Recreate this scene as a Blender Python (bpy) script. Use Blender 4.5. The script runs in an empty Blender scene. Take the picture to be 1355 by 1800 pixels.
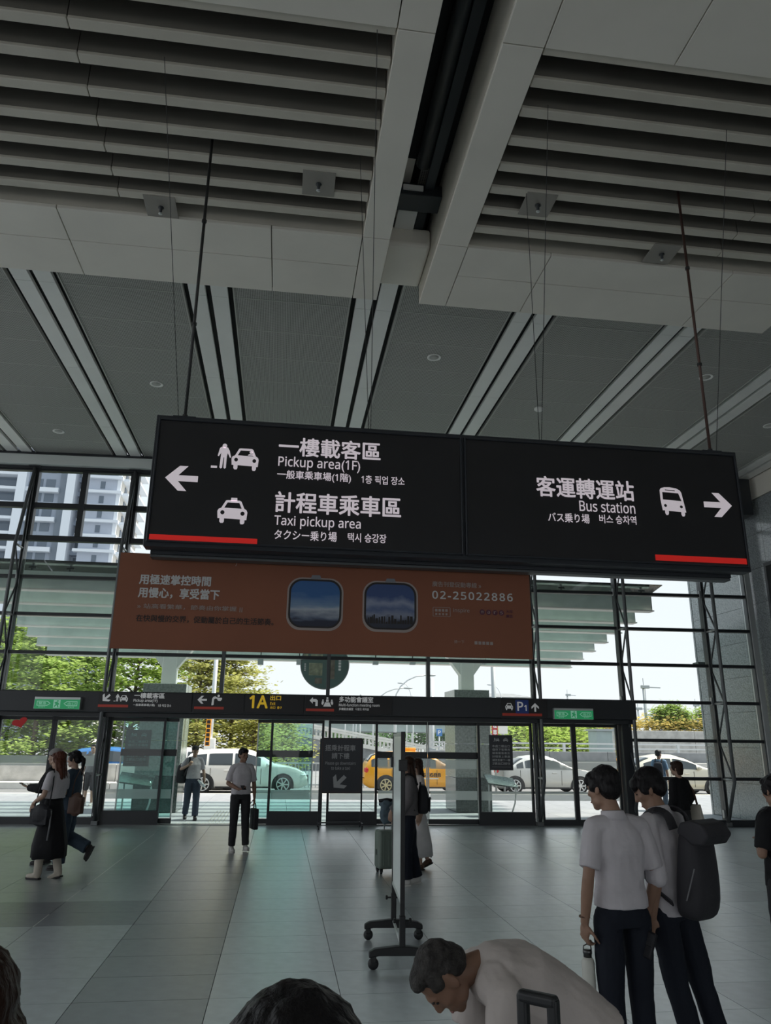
import bpy, bmesh, math, random
from math import sin, cos, pi, radians, atan2, sqrt
from mathutils import Vector, Matrix, noise

SC = bpy.context.scene
COL = SC.collection
random.seed(7)

# ---------------------------------------------------------------- camera
CAM_H = 1.9
FPX, CW, CH = 1307.0, 1355.0, 1800.0
PITCH, ROLL, YAW = radians(16.996), radians(.6886), radians(7.575)
_f = Vector((sin(YAW)*cos(PITCH), cos(YAW)*cos(PITCH), sin(PITCH)))
_r0 = Vector((cos(YAW), -sin(YAW), 0)); _u0 = _r0.cross(_f)
_r = _r0*cos(ROLL) + _u0*sin(ROLL); _u = -_r0*sin(ROLL) + _u0*cos(ROLL)
CPOS = Vector((0, 0, CAM_H))
cam = bpy.data.cameras.new('camera'); camo = bpy.data.objects.new('camera', cam); COL.objects.link(camo)
cam.sensor_fit = 'VERTICAL'; cam.sensor_height = 24.0; cam.lens = FPX/CH*24.0
cam.clip_start = .05; cam.clip_end = 2000
mw = Matrix((( _r.x, _u.x, -_f.x, 0), (_r.y, _u.y, -_f.y, 0), (_r.z, _u.z, -_f.z, CAM_H), (0, 0, 0, 1)))
camo.matrix_world = mw
SC.camera = camo

def ray(x, y): return _f*FPX + _r*(x-CW/2) - _u*(y-CH/2)
def at(x, y, Y):            # the point of the plane at depth Y that a photo pixel looks at
    d = ray(x, y); return CPOS + d*(Y/d.y)
def onz(x, y, z=0.0):       # the point of the level plane at height z
    d = ray(x, y); return CPOS + d*((z-CAM_H)/d.z)

# ---------------------------------------------------------------- world, sun, exposure
W = bpy.data.worlds.new('sky'); SC.world = W; W.use_nodes = True
nt = W.node_tree; nt.nodes.clear()
wo = nt.nodes.new('ShaderNodeOutputWorld'); bg = nt.nodes.new('ShaderNodeBackground')
tc = nt.nodes.new('ShaderNodeTexCoord'); sx = nt.nodes.new('ShaderNodeSeparateXYZ')
rp = nt.nodes.new('ShaderNodeValToRGB')
nt.links.new(tc.outputs['Generated'], sx.inputs[0]); nt.links.new(sx.outputs['Z'], rp.inputs[0])
rp.color_ramp.elements[0].position = 0.0; rp.color_ramp.elements[0].color = (.92, .95, .97, 1)
rp.color_ramp.elements[1].position = .7; rp.color_ramp.elements[1].color = (.74, .86, .97, 1)
nt.links.new(rp.outputs[0], bg.inputs['Color']); bg.inputs['Strength'].default_value = .72
nt.links.new(bg.outputs[0], wo.inputs['Surface'])
sun = bpy.data.lights.new('sun', 'SUN'); suno = bpy.data.objects.new('sun', sun); COL.objects.link(suno)
sun.energy = 4.7; sun.angle = radians(4); sun.color = (1, .93, .82)
_sd = Vector((cos(radians(56))*cos(radians(10)), cos(radians(56))*sin(radians(10)), sin(radians(56))))   # high, from the right, along the front
suno.rotation_euler = _sd.to_track_quat('Z', 'Y').to_euler()
suno.location = (40, 30, 60)
vs = SC.view_settings
vs.view_transform = 'Standard'; vs.look = 'None'; vs.gamma = 1.0; vs.use_curve_mapping = False
vs.exposure = 0.68
try:
    SC.cycles.max_bounces = 10; SC.cycles.transparent_max_bounces = 24
    SC.cycles.diffuse_bounces = 5; SC.cycles.glossy_bounces = 4
except Exception: pass

# ---------------------------------------------------------------- materials
MATS = {}
def mat(name, col, rough=.6, metal=0.0, var=None, bump=None, spec=.5, emit=None, coat=0.0, alpha=None, stretch=None, coat_r=.03, coat_ior=1.5):
    """var=(scale, amount) lets the colour wander; bump=(scale, strength) gives fine relief"""
    if name in MATS: return MATS[name]
    m = bpy.data.materials.new(name); m.use_nodes = True
    n = m.node_tree; b = n.nodes['Principled BSDF']
    b.inputs['Base Color'].default_value = (*col, 1); b.inputs['Roughness'].default_value = rough
    b.inputs['Metallic'].default_value = metal; b.inputs['Specular IOR Level'].default_value = spec
    b.inputs['Coat Weight'].default_value = coat; b.inputs['Coat Roughness'].default_value = coat_r; b.inputs['Coat IOR'].default_value = coat_ior
    if emit: b.inputs['Emission Color'].default_value = (*emit[0], 1); b.inputs['Emission Strength'].default_value = emit[1]
    if var or bump:
        t = n.nodes.new('ShaderNodeTexCoord'); mp = n.nodes.new('ShaderNodeMapping')
        n.links.new(t.outputs['Object'], mp.inputs[0])
        if stretch: mp.inputs['Scale'].default_value = stretch
    if var:
        no = n.nodes.new('ShaderNodeTexNoise'); no.inputs['Scale'].default_value = var[0]; no.inputs['Detail'].default_value = 5
        n.links.new(mp.outputs[0], no.inputs['Vector'])
        r = n.nodes.new('ShaderNodeValToRGB'); a = var[1]
        r.color_ramp.elements[0].position = .3; r.color_ramp.elements[1].position = .7
        r.color_ramp.elements[0].color = (*[max(0, c*(1-a)) for c in col], 1)
        r.color_ramp.elements[1].color = (*[min(1, c*(1+a)) for c in col], 1)
        n.links.new(no.outputs['Fac'], r.inputs[0]); n.links.new(r.outputs[0], b.inputs['Base Color'])
    if bump:
        nb = n.nodes.new('ShaderNodeTexNoise'); nb.inputs['Scale'].default_value = bump[0]; nb.inputs['Detail'].default_value = 4
        n.links.new(mp.outputs[0], nb.inputs['Vector'])
        bp = n.nodes.new('ShaderNodeBump'); bp.inputs['Strength'].default_value = bump[1]; bp.inputs['Distance'].default_value = .02
        n.links.new(nb.outputs['Fac'], bp.inputs['Height']); n.links.new(bp.outputs[0], b.inputs['Normal'])
    MATS[name] = m; return m

def glass(name, tint, rough=.0, refl=1.0):
    m = bpy.data.materials.new(name); m.use_nodes = True; n = m.node_tree; n.nodes.clear()
    o = n.nodes.new('ShaderNodeOutputMaterial'); t = n.nodes.new('ShaderNodeBsdfTransparent'); g = n.nodes.new('ShaderNodeBsdfGlossy')
    t.inputs[0].default_value = (*tint, 1); g.inputs['Roughness'].default_value = rough
    g.inputs[0].default_value = (refl, refl, refl, 1)
    fr = n.nodes.new('ShaderNodeFresnel'); fr.inputs[0].default_value = 1.3
    mx = n.nodes.new('ShaderNodeMixShader')
    n.links.new(fr.outputs[0], mx.inputs[0]); n.links.new(t.outputs[0], mx.inputs[1]); n.links.new(g.outputs[0], mx.inputs[2])
    n.links.new(mx.outputs[0], o.inputs[0]); MATS[name] = m; return m

def frosted(name, col, clear):
    m = bpy.data.materials.new(name); m.use_nodes = True; n = m.node_tree; n.nodes.clear()
    o = n.nodes.new('ShaderNodeOutputMaterial'); t = n.nodes.new('ShaderNodeBsdfTransparent')
    d = n.nodes.new('ShaderNodeBsdfDiffuse'); d.inputs[0].default_value = (*col, 1)
    l = n.nodes.new('ShaderNodeBsdfTranslucent'); l.inputs[0].default_value = (*col, 1)
    a = n.nodes.new('ShaderNodeMixShader'); a.inputs[0].default_value = .6
    b = n.nodes.new('ShaderNodeMixShader'); b.inputs[0].default_value = clear
    n.links.new(d.outputs[0], a.inputs[1]); n.links.new(l.outputs[0], a.inputs[2])
    n.links.new(a.outputs[0], b.inputs[1]); n.links.new(t.outputs[0], b.inputs[2]); n.links.new(b.outputs[0], o.inputs[0])
    MATS[name] = m; return m

# ---------------------------------------------------------------- mesh builder
class MB:
    def __init__(self): self.v = []; self.f = []
    def add(self, vs, fs, M=None):
        o = len(self.v)
        self.v += [tuple(M @ Vector(p)) if M is not None else tuple(p) for p in vs]
        self.f += [tuple(i+o for i in q) for q in fs]
        return self
    def box(self, x0, x1, y0, y1, z0, z1, M=None):
        return self.add([(x0,y0,z0),(x1,y0,z0),(x1,y1,z0),(x0,y1,z0),(x0,y0,z1),(x1,y0,z1),(x1,y1,z1),(x0,y1,z1)],
            [(3,2,1,0),(4,5,6,7),(0,1,5,4),(1,2,6,5),(2,3,7,6),(3,0,4,7)], M)
    def cbox(self, c, s, M=None):
        return self.box(c[0]-s[0]/2, c[0]+s[0]/2, c[1]-s[1]/2, c[1]+s[1]/2, c[2]-s[2]/2, c[2]+s[2]/2, M)
    def loft(self, rings, cap=True, M=None, closed=False):
        n = len(rings[0]); vs = [p for r in rings for p in r]; fs = []
        m = len(rings)
        for i in range(m if closed else m-1):
            a = i*n; b = ((i+1) % m)*n
            for j in range(n): k = (j+1) % n; fs.append((a+j, a+k, b+k, b+j))
        if cap and not closed: fs.append(tuple(reversed(range(n)))); fs.append(tuple(range((m-1)*n, m*n)))
        return self.add(vs, fs, M)
    def tube(self, pts, r, n=8, M=None, cap=True):
        pts = [Vector(p) for p in pts]; rs = r if isinstance(r, (list, tuple)) else [r]*len(pts); rings = []
        ref = None
        for i, p in enumerate(pts):
            t = (pts[min(i+1, len(pts)-1)] - pts[max(i-1, 0)])
            t = t.normalized() if t.length > 1e-9 else Vector((0, 0, 1))
            if ref is None: ref = Vector((0, 0, 1)) if abs(t.z) < .9 else Vector((1, 0, 0))
            a = t.cross(ref).normalized(); b = a.cross(t); ref = b
            rings.append([tuple(p + (a*cos(2*pi*k/n) - b*sin(2*pi*k/n))*-rs[i]) for k in range(n)])
        return self.loft(rings, cap, M)
    def bar(self, a, b, w, h=None, M=None):       # square section bar from a to b
        h = h or w; a = Vector(a); b = Vector(b); t = (b-a).normalized()
        ref = Vector((0, 0, 1)) if abs(t.z) < .95 else Vector((0, 1, 0))
        s = t.cross(ref).normalized(); u = s.cross(t)
        ring = lambda p: [tuple(p+s*x*w/2+u*z*h/2) for x, z in ((-1,-1),(-1,1),(1,1),(1,-1))]
        return self.loft([ring(a), ring(b)], True, M)
    def ell(self, c, r, n=12, m=8, M=None):
        c = Vector(c); r = (r, r, r) if not isinstance(r, (list, tuple)) else r
        vs = [(c.x, c.y, c.z-r[2])]
        for i in range(1, m):
            a = -pi/2 + pi*i/m
            for j in range(n): vs.append((c.x+r[0]*cos(a)*cos(2*pi*j/n), c.y+r[1]*cos(a)*sin(2*pi*j/n), c.z+r[2]*sin(a)))
        vs.append((c.x, c.y, c.z+r[2])); fs = []
        for j in range(n): fs.append((0, 1+(j+1) % n, 1+j))
        for i in range(m-2):
            for j in range(n):
                a = 1+i*n+j; b = 1+i*n+(j+1) % n; fs.append((a, b, b+n, a+n))
        t = len(vs)-1; o = 1+(m-2)*n
        for j in range(n): fs.append((o+j, o+(j+1) % n, t))
        return self.add(vs, fs, M)
    def cone(self, a, b, ra, rb, n=10, M=None):   # rounded limb segment
        a = Vector(a); b = Vector(b)
        self.ell(a, ra, n, 6, M); self.ell(b, rb, n, 6, M)
        if (b-a).length > 1e-5: self.tube([a, b], [ra, rb], n, M)
        return self
    def prism(self, poly, y0, y1, M=None):        # polygon in x,z pushed along y
        n = len(poly); vs = [(x, y0, z) for x, z in poly] + [(x, y1, z) for x, z in poly]
        fs = [tuple(range(n)), tuple(reversed(range(n, 2*n)))]
        for j in range(n): k = (j+1) % n; fs.append((j, j+n, k+n, k))
        return self.add(vs, fs, M)
    def lathe(self, prof, n=20, M=None, c=(0, 0, 0)):
        rings = [[(c[0]+r*cos(2*pi*k/n), c[1]+r*sin(2*pi*k/n), c[2]+z) for k in range(n)] for r, z in prof]
        return self.loft(rings, True, M)
    def mesh(self, name='m', smooth=False):
        m = bpy.data.meshes.new(name); m.from_pydata(self.v, [], self.f); m.update()
        if smooth: m.polygons.foreach_set('use_smooth', [True]*len(m.polygons))
        return m
    def build(self, name, mt, parent=None, smooth=False, bev=0.0, seg=2, kind=None, label=None, fix=True):
        m = self.mesh(name, smooth)
        if fix:
            b = bmesh.new(); b.from_mesh(m); bmesh.ops.recalc_face_normals(b, faces=b.faces); b.to_mesh(m); b.free()
        return obj(name, m, mt, parent, bev, seg, kind, label)

def obj(name, mesh, mt, parent=None, bev=0.0, seg=2, kind=None, label=None):
    o = bpy.data.objects.new(name, mesh); COL.objects.link(o)
    if mt is not None and not mesh.materials: mesh.materials.append(MATS[mt] if isinstance(mt, str) else mt)
    if parent is not None: o.parent = parent
    if bev:
        d = o.modifiers.new('bevel', 'BEVEL'); d.width = bev; d.segments = seg; d.limit_method = 'ANGLE'; d.angle_limit = radians(40)
        d.harden_normals = False
    if kind: o['kind'] = kind
    if label: o['label'] = label
    return o

def tag(o, label, cat, group=None):
    o['label'] = label; o['category'] = cat
    if group: o['group'] = group
    return o
def empty(name, loc=(0, 0, 0), rz=0.0, kind=None):
    e = bpy.data.objects.new(name, None); COL.objects.link(e); e.location = loc; e.rotation_euler = (0, 0, rz); e.empty_display_size = .2
    if kind: e['kind'] = kind
    return e
def thing(name, label, cat, loc=(0, 0, 0), rz=0.0, group=None): return tag(empty(name, loc, rz), label, cat, group)
def copy_tree(o, parent=None):
    c = o.copy(); COL.objects.link(c); c.parent = parent
    for ch in list(o.children): copy_tree(ch, c)
    return c

# ---------------------------------------------------------------- flat lettering and pictograms
SANS = {}
for _k in range(26): SANS[chr(65+_k)] = chr(0x1D5A0+_k); SANS[chr(97+_k)] = chr(0x1D5BA+_k)
for _k in range(10): SANS[chr(48+_k)] = chr(0x1D7E2+_k)
def text_mesh(s, bold=0.0, spacing=1.0):
    c = bpy.data.curves.new('t', 'FONT'); c.body = ''.join(SANS.get(ch, ch) for ch in s); c.size = 1; c.resolution_u = 2; c.space_character = spacing
    o = bpy.data.objects.new('t', c); m = bpy.data.meshes.new_from_object(o)
    bpy.data.objects.remove(o); bpy.data.curves.remove(c)
    if bold > .004:             # heavier strokes: the outline repeated around itself
        b = bmesh.new(); b.from_mesh(m); g = list(b.verts)+list(b.edges)+list(b.faces)
        for a in range(6):
            r = bmesh.ops.duplicate(b, geom=g)['geom']
            bmesh.ops.translate(b, vec=(bold*cos(a*pi/3), bold*sin(a*pi/3), .0006*(a+1)), verts=[e for e in r if isinstance(e, bmesh.types.BMVert)])
        b.to_mesh(m); b.free()
    return m
def fit_flat(m, x0, x1, z0, z1, y, thick=.004):
    """lays a mesh drawn in x,y into the x,z plane, filling the given box, with a little thickness"""
    xs = [v.co.x for v in m.vertices]; ys = [v.co.y for v in m.vertices]
    ax, bx, ay, by = min(xs), max(xs), min(ys), max(ys)
    for v in m.vertices:
        v.co = ((v.co.x-ax)/(bx-ax or 1)*(x1-x0)+x0, y-v.co.z*.6, (v.co.y-ay)/(by-ay or 1)*(z1-z0)+z0)
    return m
def text(s, x0, x1, zc, h, y, parent, mt, bold=.012, name='lettering', spacing=1.0):
    m = text_mesh(s, bold, spacing); fit_flat(m, x0, x1, zc-h/2, zc+h/2, y)
    if ' ' in s or '，' in s:            # words with clear gaps between them become parts of their own
        ext = sorted((min(m.vertices[i].co.x for i in p.vertices), max(m.vertices[i].co.x for i in p.vertices)) for p in m.polygons)
        cuts = []; hi = ext[0][1]
        for a, b in ext:
            if a-hi > .16*h: cuts.append((a+hi)/2)
            hi = max(hi, b)
        if cuts:
            lim = [-1e9]+cuts+[1e9]
            for a, b in zip(lim[:-1], lim[1:]):
                bm = bmesh.new(); bm.from_mesh(m)
                bmesh.ops.delete(bm, geom=[v for v in bm.verts if not a < v.co.x <= b], context='VERTS')
                w = bpy.data.meshes.new(name); bm.to_mesh(w); bm.free(); o = obj(name, w, mt, parent)
            return o
    o = obj(name, m, mt, parent); return o

def shape_mesh(polys):
    """filled 2-D outlines; inner outlines become holes"""
    c = bpy.data.curves.new('s', 'CURVE'); c.dimensions = '2D'; c.fill_mode = 'BOTH'
    for p in polys:
        sp = c.splines.new('POLY'); sp.points.add(len(p)-1); sp.use_cyclic_u = True
        for q, (x, y) in zip(sp.points, p): q.co = (x, y, 0, 1)
    o = bpy.data.objects.new('s', c); m = bpy.data.meshes.new_from_object(o)
    bpy.data.objects.remove(o); bpy.data.curves.remove(c); return m
def circ(x, y, r, n=16, ry=None): return [(x+r*cos(2*pi*k/n), y+(ry or r)*sin(2*pi*k/n)) for k in range(n)]
def rrect(x0, y0, x1, y1, r, n=4):
    p = []
    for cx, cy, a in ((x1-r, y0+r, -90), (x1-r, y1-r, 0), (x0+r, y1-r, 90), (x0+r, y0+r, 180)):
        for k in range(n+1): t = radians(a+90*k/n); p.append((cx+r*cos(t), cy+r*sin(t)))
    return p
def capsule(x0, y0, x1, y1, r, n=6):
    a = atan2(y1-y0, x1-x0); p = []
    for k in range(n+1): t = a-pi/2+pi*k/n; p.append((x1+r*cos(t), y1+r*sin(t)))
    for k in range(n+1): t = a+pi/2+pi*k/n; p.append((x0+r*cos(t), y0+r*sin(t)))
    return p
ARROW_L = [(0, .5), (.42, 1), (.68, 1), (.40, .62), (1, .62), (1, .38), (.40, .38), (.68, 0), (.42, 0)]
def rot2(p, a): return [((x-.5)*cos(a)-(y-.5)*sin(a)+.5, (x-.5)*sin(a)+(y-.5)*cos(a)+.5) for x, y in p]
CAR_BODY = [(.02,.22),(0,.52),(.04,.62),(.12,.66),(.26,.98),(.32,1.0),(.72,1.0),(.78,.96),(.89,.66),(.97,.60),(1,.5),(.98,.18),(.92,.18),(.92,.06),(.88,0),(.80,0),(.77,.06),(.77,.20),(.24,.22),(.24,.08),(.21,.02),(.13,.02),(.09,.08),(.09,.22)]
CAR_GLASS = [(.22,.67),(.32,.90),(.71,.90),(.80,.66)]
def car_front(dx=0, dy=0, sx=1, sy=1, holes=True):
    t = lambda p: [(dx+x*sx, dy+y*sy) for x, y in p]
    r = [t(CAR_BODY), t(CAR_GLASS)]
    if holes: r += [t(circ(.17, .47, .07, 12, .09)), t(circ(.84, .45, .07, 12, .09))]
    return r
ICONS = {
 'left': [[ARROW_L]], 'right': [[rot2(ARROW_L, pi)]], 'up': [[rot2(ARROW_L, -pi/2)]], 'downleft': [[rot2(ARROW_L, radians(45))]],
 'turn': [[[(0,.62),(.38,1),(.38,.80),(.75,.80),(.95,.62),(.95,0),(.68,0),(.68,.42),(.62,.48),(.38,.48),(.38,.26)]]],
 'pickup': [car_front(.42, -.02, .58, .86), [circ(.26,.90,.05,12,.09)], [[(.16,.80),(.20,.86),(.33,.84),(.37,.72),(.41,.46),(.385,.44),(.335,.62),(.32,.50),(.315,.03),(.285,.0),(.265,.04),(.265,.44),(.25,.44),(.235,.03),(.205,.0),(.18,.04),(.195,.62),(.15,.48),(.125,.50)]],
            [[(0,.01),(0,.10),(.13,.10),(.13,.01)]], [circ(.83,.70,.035,10,.06)], [[(.76,.575),(.79,.63),(.87,.63),(.90,.57)]]],
 'taxi': [car_front(0, 0, 1, .90), [[(.42,.87),(.43,1.0),(.63,1.0),(.64,.87)]]],
 'car': [car_front()],
 'bus': [[[(.05,.18),(0,.55),(0,.88),(.05,.95),(.2,.99),(.42,1.0),(.68,.97),(.82,.91),(.88,.82),(1,.14),(.94,.14),(.94,.05),(.90,.0),(.83,0),(.79,.06),(.79,.15),(.29,.17),(.29,.08),(.25,.02),(.18,.02),(.14,.08),(.14,.18)],
          [(.10,.56),(.10,.82),(.75,.80),(.85,.53)], [(.22,.885),(.22,.915),(.62,.90),(.62,.87)], circ(.18,.35,.06,12,.05), circ(.82,.33,.06,12,.05)]],
 'bend': [[circ(.66,.90,.12)], [[(.02,.0),(.06,.62),(.16,.80),(.34,.86),(.62,.72),(.92,.72),(1,.55),(.86,.40),(.62,.44),(.52,.62),(.36,.64),(.24,.56),(.24,.04),(.14,-.02)]], [[(.74,.66),(.98,.74),(1,.60),(.80,.52)]]],
 'meeting': [[[(.16,.02),(.32,.45),(.68,.45),(.84,.02)]], [circ(.5,.88,.09)], [[(.38,.50),(.40,.74),(.60,.74),(.62,.50)]],
             [circ(.12,.66,.07)], [[(0,.30),(.03,.56),(.20,.56),(.22,.40),(.12,.20),(.06,.20)]], [circ(.88,.66,.07)], [[(1,.30),(.97,.56),(.80,.56),(.78,.40),(.88,.20),(.94,.20)]]],
}
def icon(kind, x0, x1, z0, z1, y, parent, mt, name='pictogram'):
    bm = bmesh.new()
    for polys in ICONS[kind]:
        m = shape_mesh(polys); bm.from_mesh(m); bpy.data.meshes.remove(m)
    m = bpy.data.meshes.new(name); bm.to_mesh(m); bm.free()
    fit_flat(m, x0, x1, z0, z1, y); return obj(name, m, mt, parent)
# ================================================================ materials of the place
mat('panel_white', (.84, .80, .72), .5, var=(1.2, .04))
mat('panel_strip', (.88, .88, .85), .45, var=(1.5, .03))
mat('panel_perforated', (.40, .40, .37), .6, var=(60, .25), bump=(120, .4))
def perforated(m):
    n = m.node_tree; b = n.nodes['Principled BSDF']; t = n.nodes.new('ShaderNodeTexCoord'); sp = n.nodes.new('ShaderNodeSeparateXYZ'); n.links.new(t.outputs['Object'], sp.inputs[0])
    def wave(o, per):
        a = n.nodes.new('ShaderNodeMath'); a.operation = 'MULTIPLY'; a.inputs[1].default_value = 2*pi/per; n.links.new(sp.outputs[o], a.inputs[0])
        c = n.nodes.new('ShaderNodeMath'); c.operation = 'SINE'; n.links.new(a.outputs[0], c.inputs[0]); return c
    u, v = wave('X', .028), wave('Y', .028)
    p = n.nodes.new('ShaderNodeMath'); p.operation = 'ADD'; n.links.new(u.outputs[0], p.inputs[0]); n.links.new(v.outputs[0], p.inputs[1])
    r = n.nodes.new('ShaderNodeMapRange'); r.inputs[1].default_value = .1; r.inputs[2].default_value = .7; n.links.new(p.outputs[0], r.inputs[0])
    mx = n.nodes.new('ShaderNodeMix'); mx.data_type = 'RGBA'; n.links.new(r.outputs[0], mx.inputs[0]); mx.inputs[6].default_value = (.50, .50, .47, 1); mx.inputs[7].default_value = (.08, .08, .075, 1)
    n.links.new(mx.outputs[2], b.inputs['Base Color'])
perforated(MATS['panel_perforated'])
mat('ceiling_bar', (.46, .46, .43), .5)
mat('louver_paint', (.62, .58, .50), .55, var=(2, .06))
mat('void_black', (.006, .007, .008), .8)
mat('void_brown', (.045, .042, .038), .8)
mat('duct_black', (.02, .025, .03), .5)
mat('frame_black', (.022, .025, .03), .42)
mat('frame_grey', (.11, .12, .125), .4, metal=.3)
mat('steel_grey', (.15, .16, .165), .38, metal=.35)
mat('steel_light', (.55, .57, .57), .35, metal=.5)
mat('soffit_pale', (.66, .70, .68), .5)
mat('tile_light', (.55, .605, .62), .22, var=(9, .10), bump=(220, .12), spec=.6, coat=1.0, coat_r=.36, coat_ior=1.95)
mat('tile_pale', (.60, .655, .665), .22, var=(9, .09), bump=(220, .12), spec=.6, coat=1.0, coat_r=.36, coat_ior=1.95)
mat('tile_mid', (.46, .50, .52), .22, var=(9, .10), bump=(220, .12), spec=.6, coat=1.0, coat_r=.36, coat_ior=1.95)
mat('tile_green', (.37, .405, .40), .24, var=(7, .09), bump=(220, .12), spec=.6, coat=1.0, coat_r=.36, coat_ior=1.95)
mat('tile_dark', (.18, .185, .205), .24, var=(9, .12), bump=(220, .12), spec=.6, coat=1.0, coat_r=.36, coat_ior=1.95)
mat('grout', (.10, .10, .105), .8)
mat('brass_line', (.62, .62, .58), .3, metal=.6)
mat('stone_grey', (.30, .325, .335), .13, var=(26, .35), bump=(90, .05), spec=.5)
mat('stone_dark', (.085, .105, .10), .12, var=(22, .5), spec=.6)
mat('stone_mid', (.28, .31, .29), .2, var=(18, .3), spec=.5)
mat('paving', (.29, .30, .32), .7, var=(4, .10), bump=(60, .2))
mat('paving_b', (.33, .34, .355), .7, var=(4, .10), bump=(60, .2))
mat('asphalt', (.20, .20, .20), .85, var=(6, .15), bump=(90, .3))
mat('kerb', (.62, .60, .52), .7, var=(5, .1))
mat('kerb_yellow', (.75, .55, .12), .6, var=(8, .12))
mat('concrete', (.50, .48, .45), .8, var=(2.5, .22), bump=(30, .2))
mat('concrete_pale', (.66, .64, .60), .75, var=(2, .12))
mat('concrete_dark', (.26, .27, .28), .8, var=(2, .2))
glass('pane_clear', (.962, .976, .974))
glass('pane_teal', (.68, .885, .865))
glass('canopy_glass', (.84, .93, .91), .05)
frosted('frost_band', (.80, .84, .83), .45)

# ================================================================ floor
fl = empty('floor', kind='structure')
MB().box(-16, 13, -8, 18.9, -.30, -.012).build('subfloor', 'grout', fl)
TX, TY, TX0, TY0 = 1.0, .613, -.43, 6.60
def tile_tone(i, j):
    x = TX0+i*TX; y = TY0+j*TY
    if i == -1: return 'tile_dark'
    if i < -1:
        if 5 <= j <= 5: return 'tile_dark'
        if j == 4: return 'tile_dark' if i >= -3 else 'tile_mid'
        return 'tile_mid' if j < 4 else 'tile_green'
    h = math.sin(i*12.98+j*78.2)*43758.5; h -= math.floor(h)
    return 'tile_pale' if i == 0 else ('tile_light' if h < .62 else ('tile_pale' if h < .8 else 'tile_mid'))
tile_mesh = {}
def tile_of(t):
    if t not in tile_mesh: tile_mesh[t] = MB().box(.0028, TX-.0028, .0028, TY-.0028, -.012, 0).mesh('floor_tile')
    return tile_mesh[t]
cand = []
for i in range(-15, 13):
    for j in range(-23, 20):
        p = Vector((TX0+(i+.5)*TX, TY0+(j+.5)*TY, 0)) - CPOS; d = p.dot(_f)
        px = CW/2+FPX*p.dot(_r)/d if d > 0 else -1e9; py = CH/2-FPX*p.dot(_u)/d if d > 0 else 1e9
        inside = d > 0 and -60 < px < CW+60 and py < CH+60
        cand.append((not inside, p.length, i, j))
cand.sort()
rest = {}
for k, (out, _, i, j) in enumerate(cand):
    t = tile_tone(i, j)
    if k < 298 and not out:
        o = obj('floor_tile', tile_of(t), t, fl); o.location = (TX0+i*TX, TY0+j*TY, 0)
    else:
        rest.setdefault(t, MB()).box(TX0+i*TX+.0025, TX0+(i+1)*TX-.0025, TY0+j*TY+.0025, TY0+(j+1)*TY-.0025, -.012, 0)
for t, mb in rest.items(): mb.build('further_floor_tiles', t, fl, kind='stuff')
for y0, y1 in ((9.02, 9.6), (10.3, 11.0), (11.35, 16.9)):
    MB().box(-2.436, -2.424, y0, y1, -.002, .0015).build('joint_strip', 'brass_line', fl)

# ================================================================ open plaza behind and beside the hall
wb = empty('wall_back_light_block', kind='structure'); MB().box(-16.3, 12.7, -8.3, -8, 3.2, 9.3).build('wall_core', 'stone_grey', wb)  # unseen upper wall, added over an open gap to cut light from behind
pz = empty('floor_plaza', kind='structure')
MB().box(-90, 90, -80, -8.02, -.3, -.02).build('plaza_paving', 'paving_b', pz)
MB().box(-90, -16.02, -8, 18.8, -.3, -.02).build('plaza_paving', 'paving_b', pz)

# ================================================================ ceiling
ce = empty('ceiling', kind='structure')
ZC, ZS = 8.70, 8.15
# strips of light panels and dark slots, with perforated panels between
SP = 2.66; S0 = -1.48
MB().box(-16, 13, 3.4, 18.9, 8.98, 9.1).build('ceiling_void', 'void_black', ce)
strips = [S0+SP*k for k in range(-5, 6)]
pm = MB().box(-.925, .925, .006, .964, ZC-.01, ZC+.02).mesh('perforated_panel')
bm_ = MB().box(-.925, .925, -.009, .009, ZC-.014, ZC+.02).mesh('ceiling_bar')
rows = [10.70+.97*k for k in range(-2, 9)]
for c in strips:
    for y0 in rows:
        if c+SP/2 < 12.6:
            o = obj('perforated_panel', pm, 'panel_perforated', ce); o.location = (c+SP/2, y0, 0)
            o = obj('ceiling_bar', bm_, 'ceiling_bar', ce); o.location = (c+SP/2, y0, 0)
    for s in (-1, 1):
        for k in range(-1, 3):
            y0 = 10.71+2.88*k; y1 = min(y0+2.88, 18.8)
            MB().box(c+s*.175-.13, c+s*.175+.13, y0+.004, y1-.004, ZC-.02, ZC+.05).build('strip_panel', 'panel_strip', ce)
        MB().box(c+s*.40-.012, c+s*.40+.012, 8.7, 18.8, ZC-.022, ZC+.06).build('slot_edge', 'ceiling_bar', ce)
    for s in (-1, 0, 1):
        MB().box(c+s*.35-.04, c+s*.35+.04, 8.7, 18.8, ZC+.06, ZC+.09).build('slot_backing', 'void_black', ce)
# lowered soffit: two louvred boxes with a dark slot between them
T = .05
def soff(x0, x1, y0, y1, name='soffit_panel', z=ZS): MB().box(x0+.006, x1-.006, y0+.006, y1-.006, z, z+T).build(name, 'panel_white', ce, bev=.004, seg=1)
YL0, YL1, YM, YE = 5.19, 8.19, 8.83, 9.61
for a, b in ((-14, -10.97), (-10.97, -8.34), (-8.34, -5.70), (-5.70, -3.07), (-3.07, -.43), (-.43, .745)):
    soff(a, b, YL1, YM); soff(a, b, YM, YE)
soff(.745, 1.11, YL0, YL1); soff(.745, 1.11, YL1, YE)
soff(1.74, 2.15, YL0, YL1); soff(1.74, 2.15, YL1, YE)
for a, b in ((2.15, 3.30), (3.30, 5.93), (5.93, 7.30)):
    soff(a, b, YL1, YM); soff(a, b, YM, YE)
for a, b in ((-14, -8.34), (-8.34, -4.0), (-4.0, -1.9), (-1.9, .745), (.745, 1.11), (1.74, 2.15), (2.15, 3.45), (3.45, 6.1), (6.1, 12.2)):
    soff(a, b, 2.6, YL0)
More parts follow.
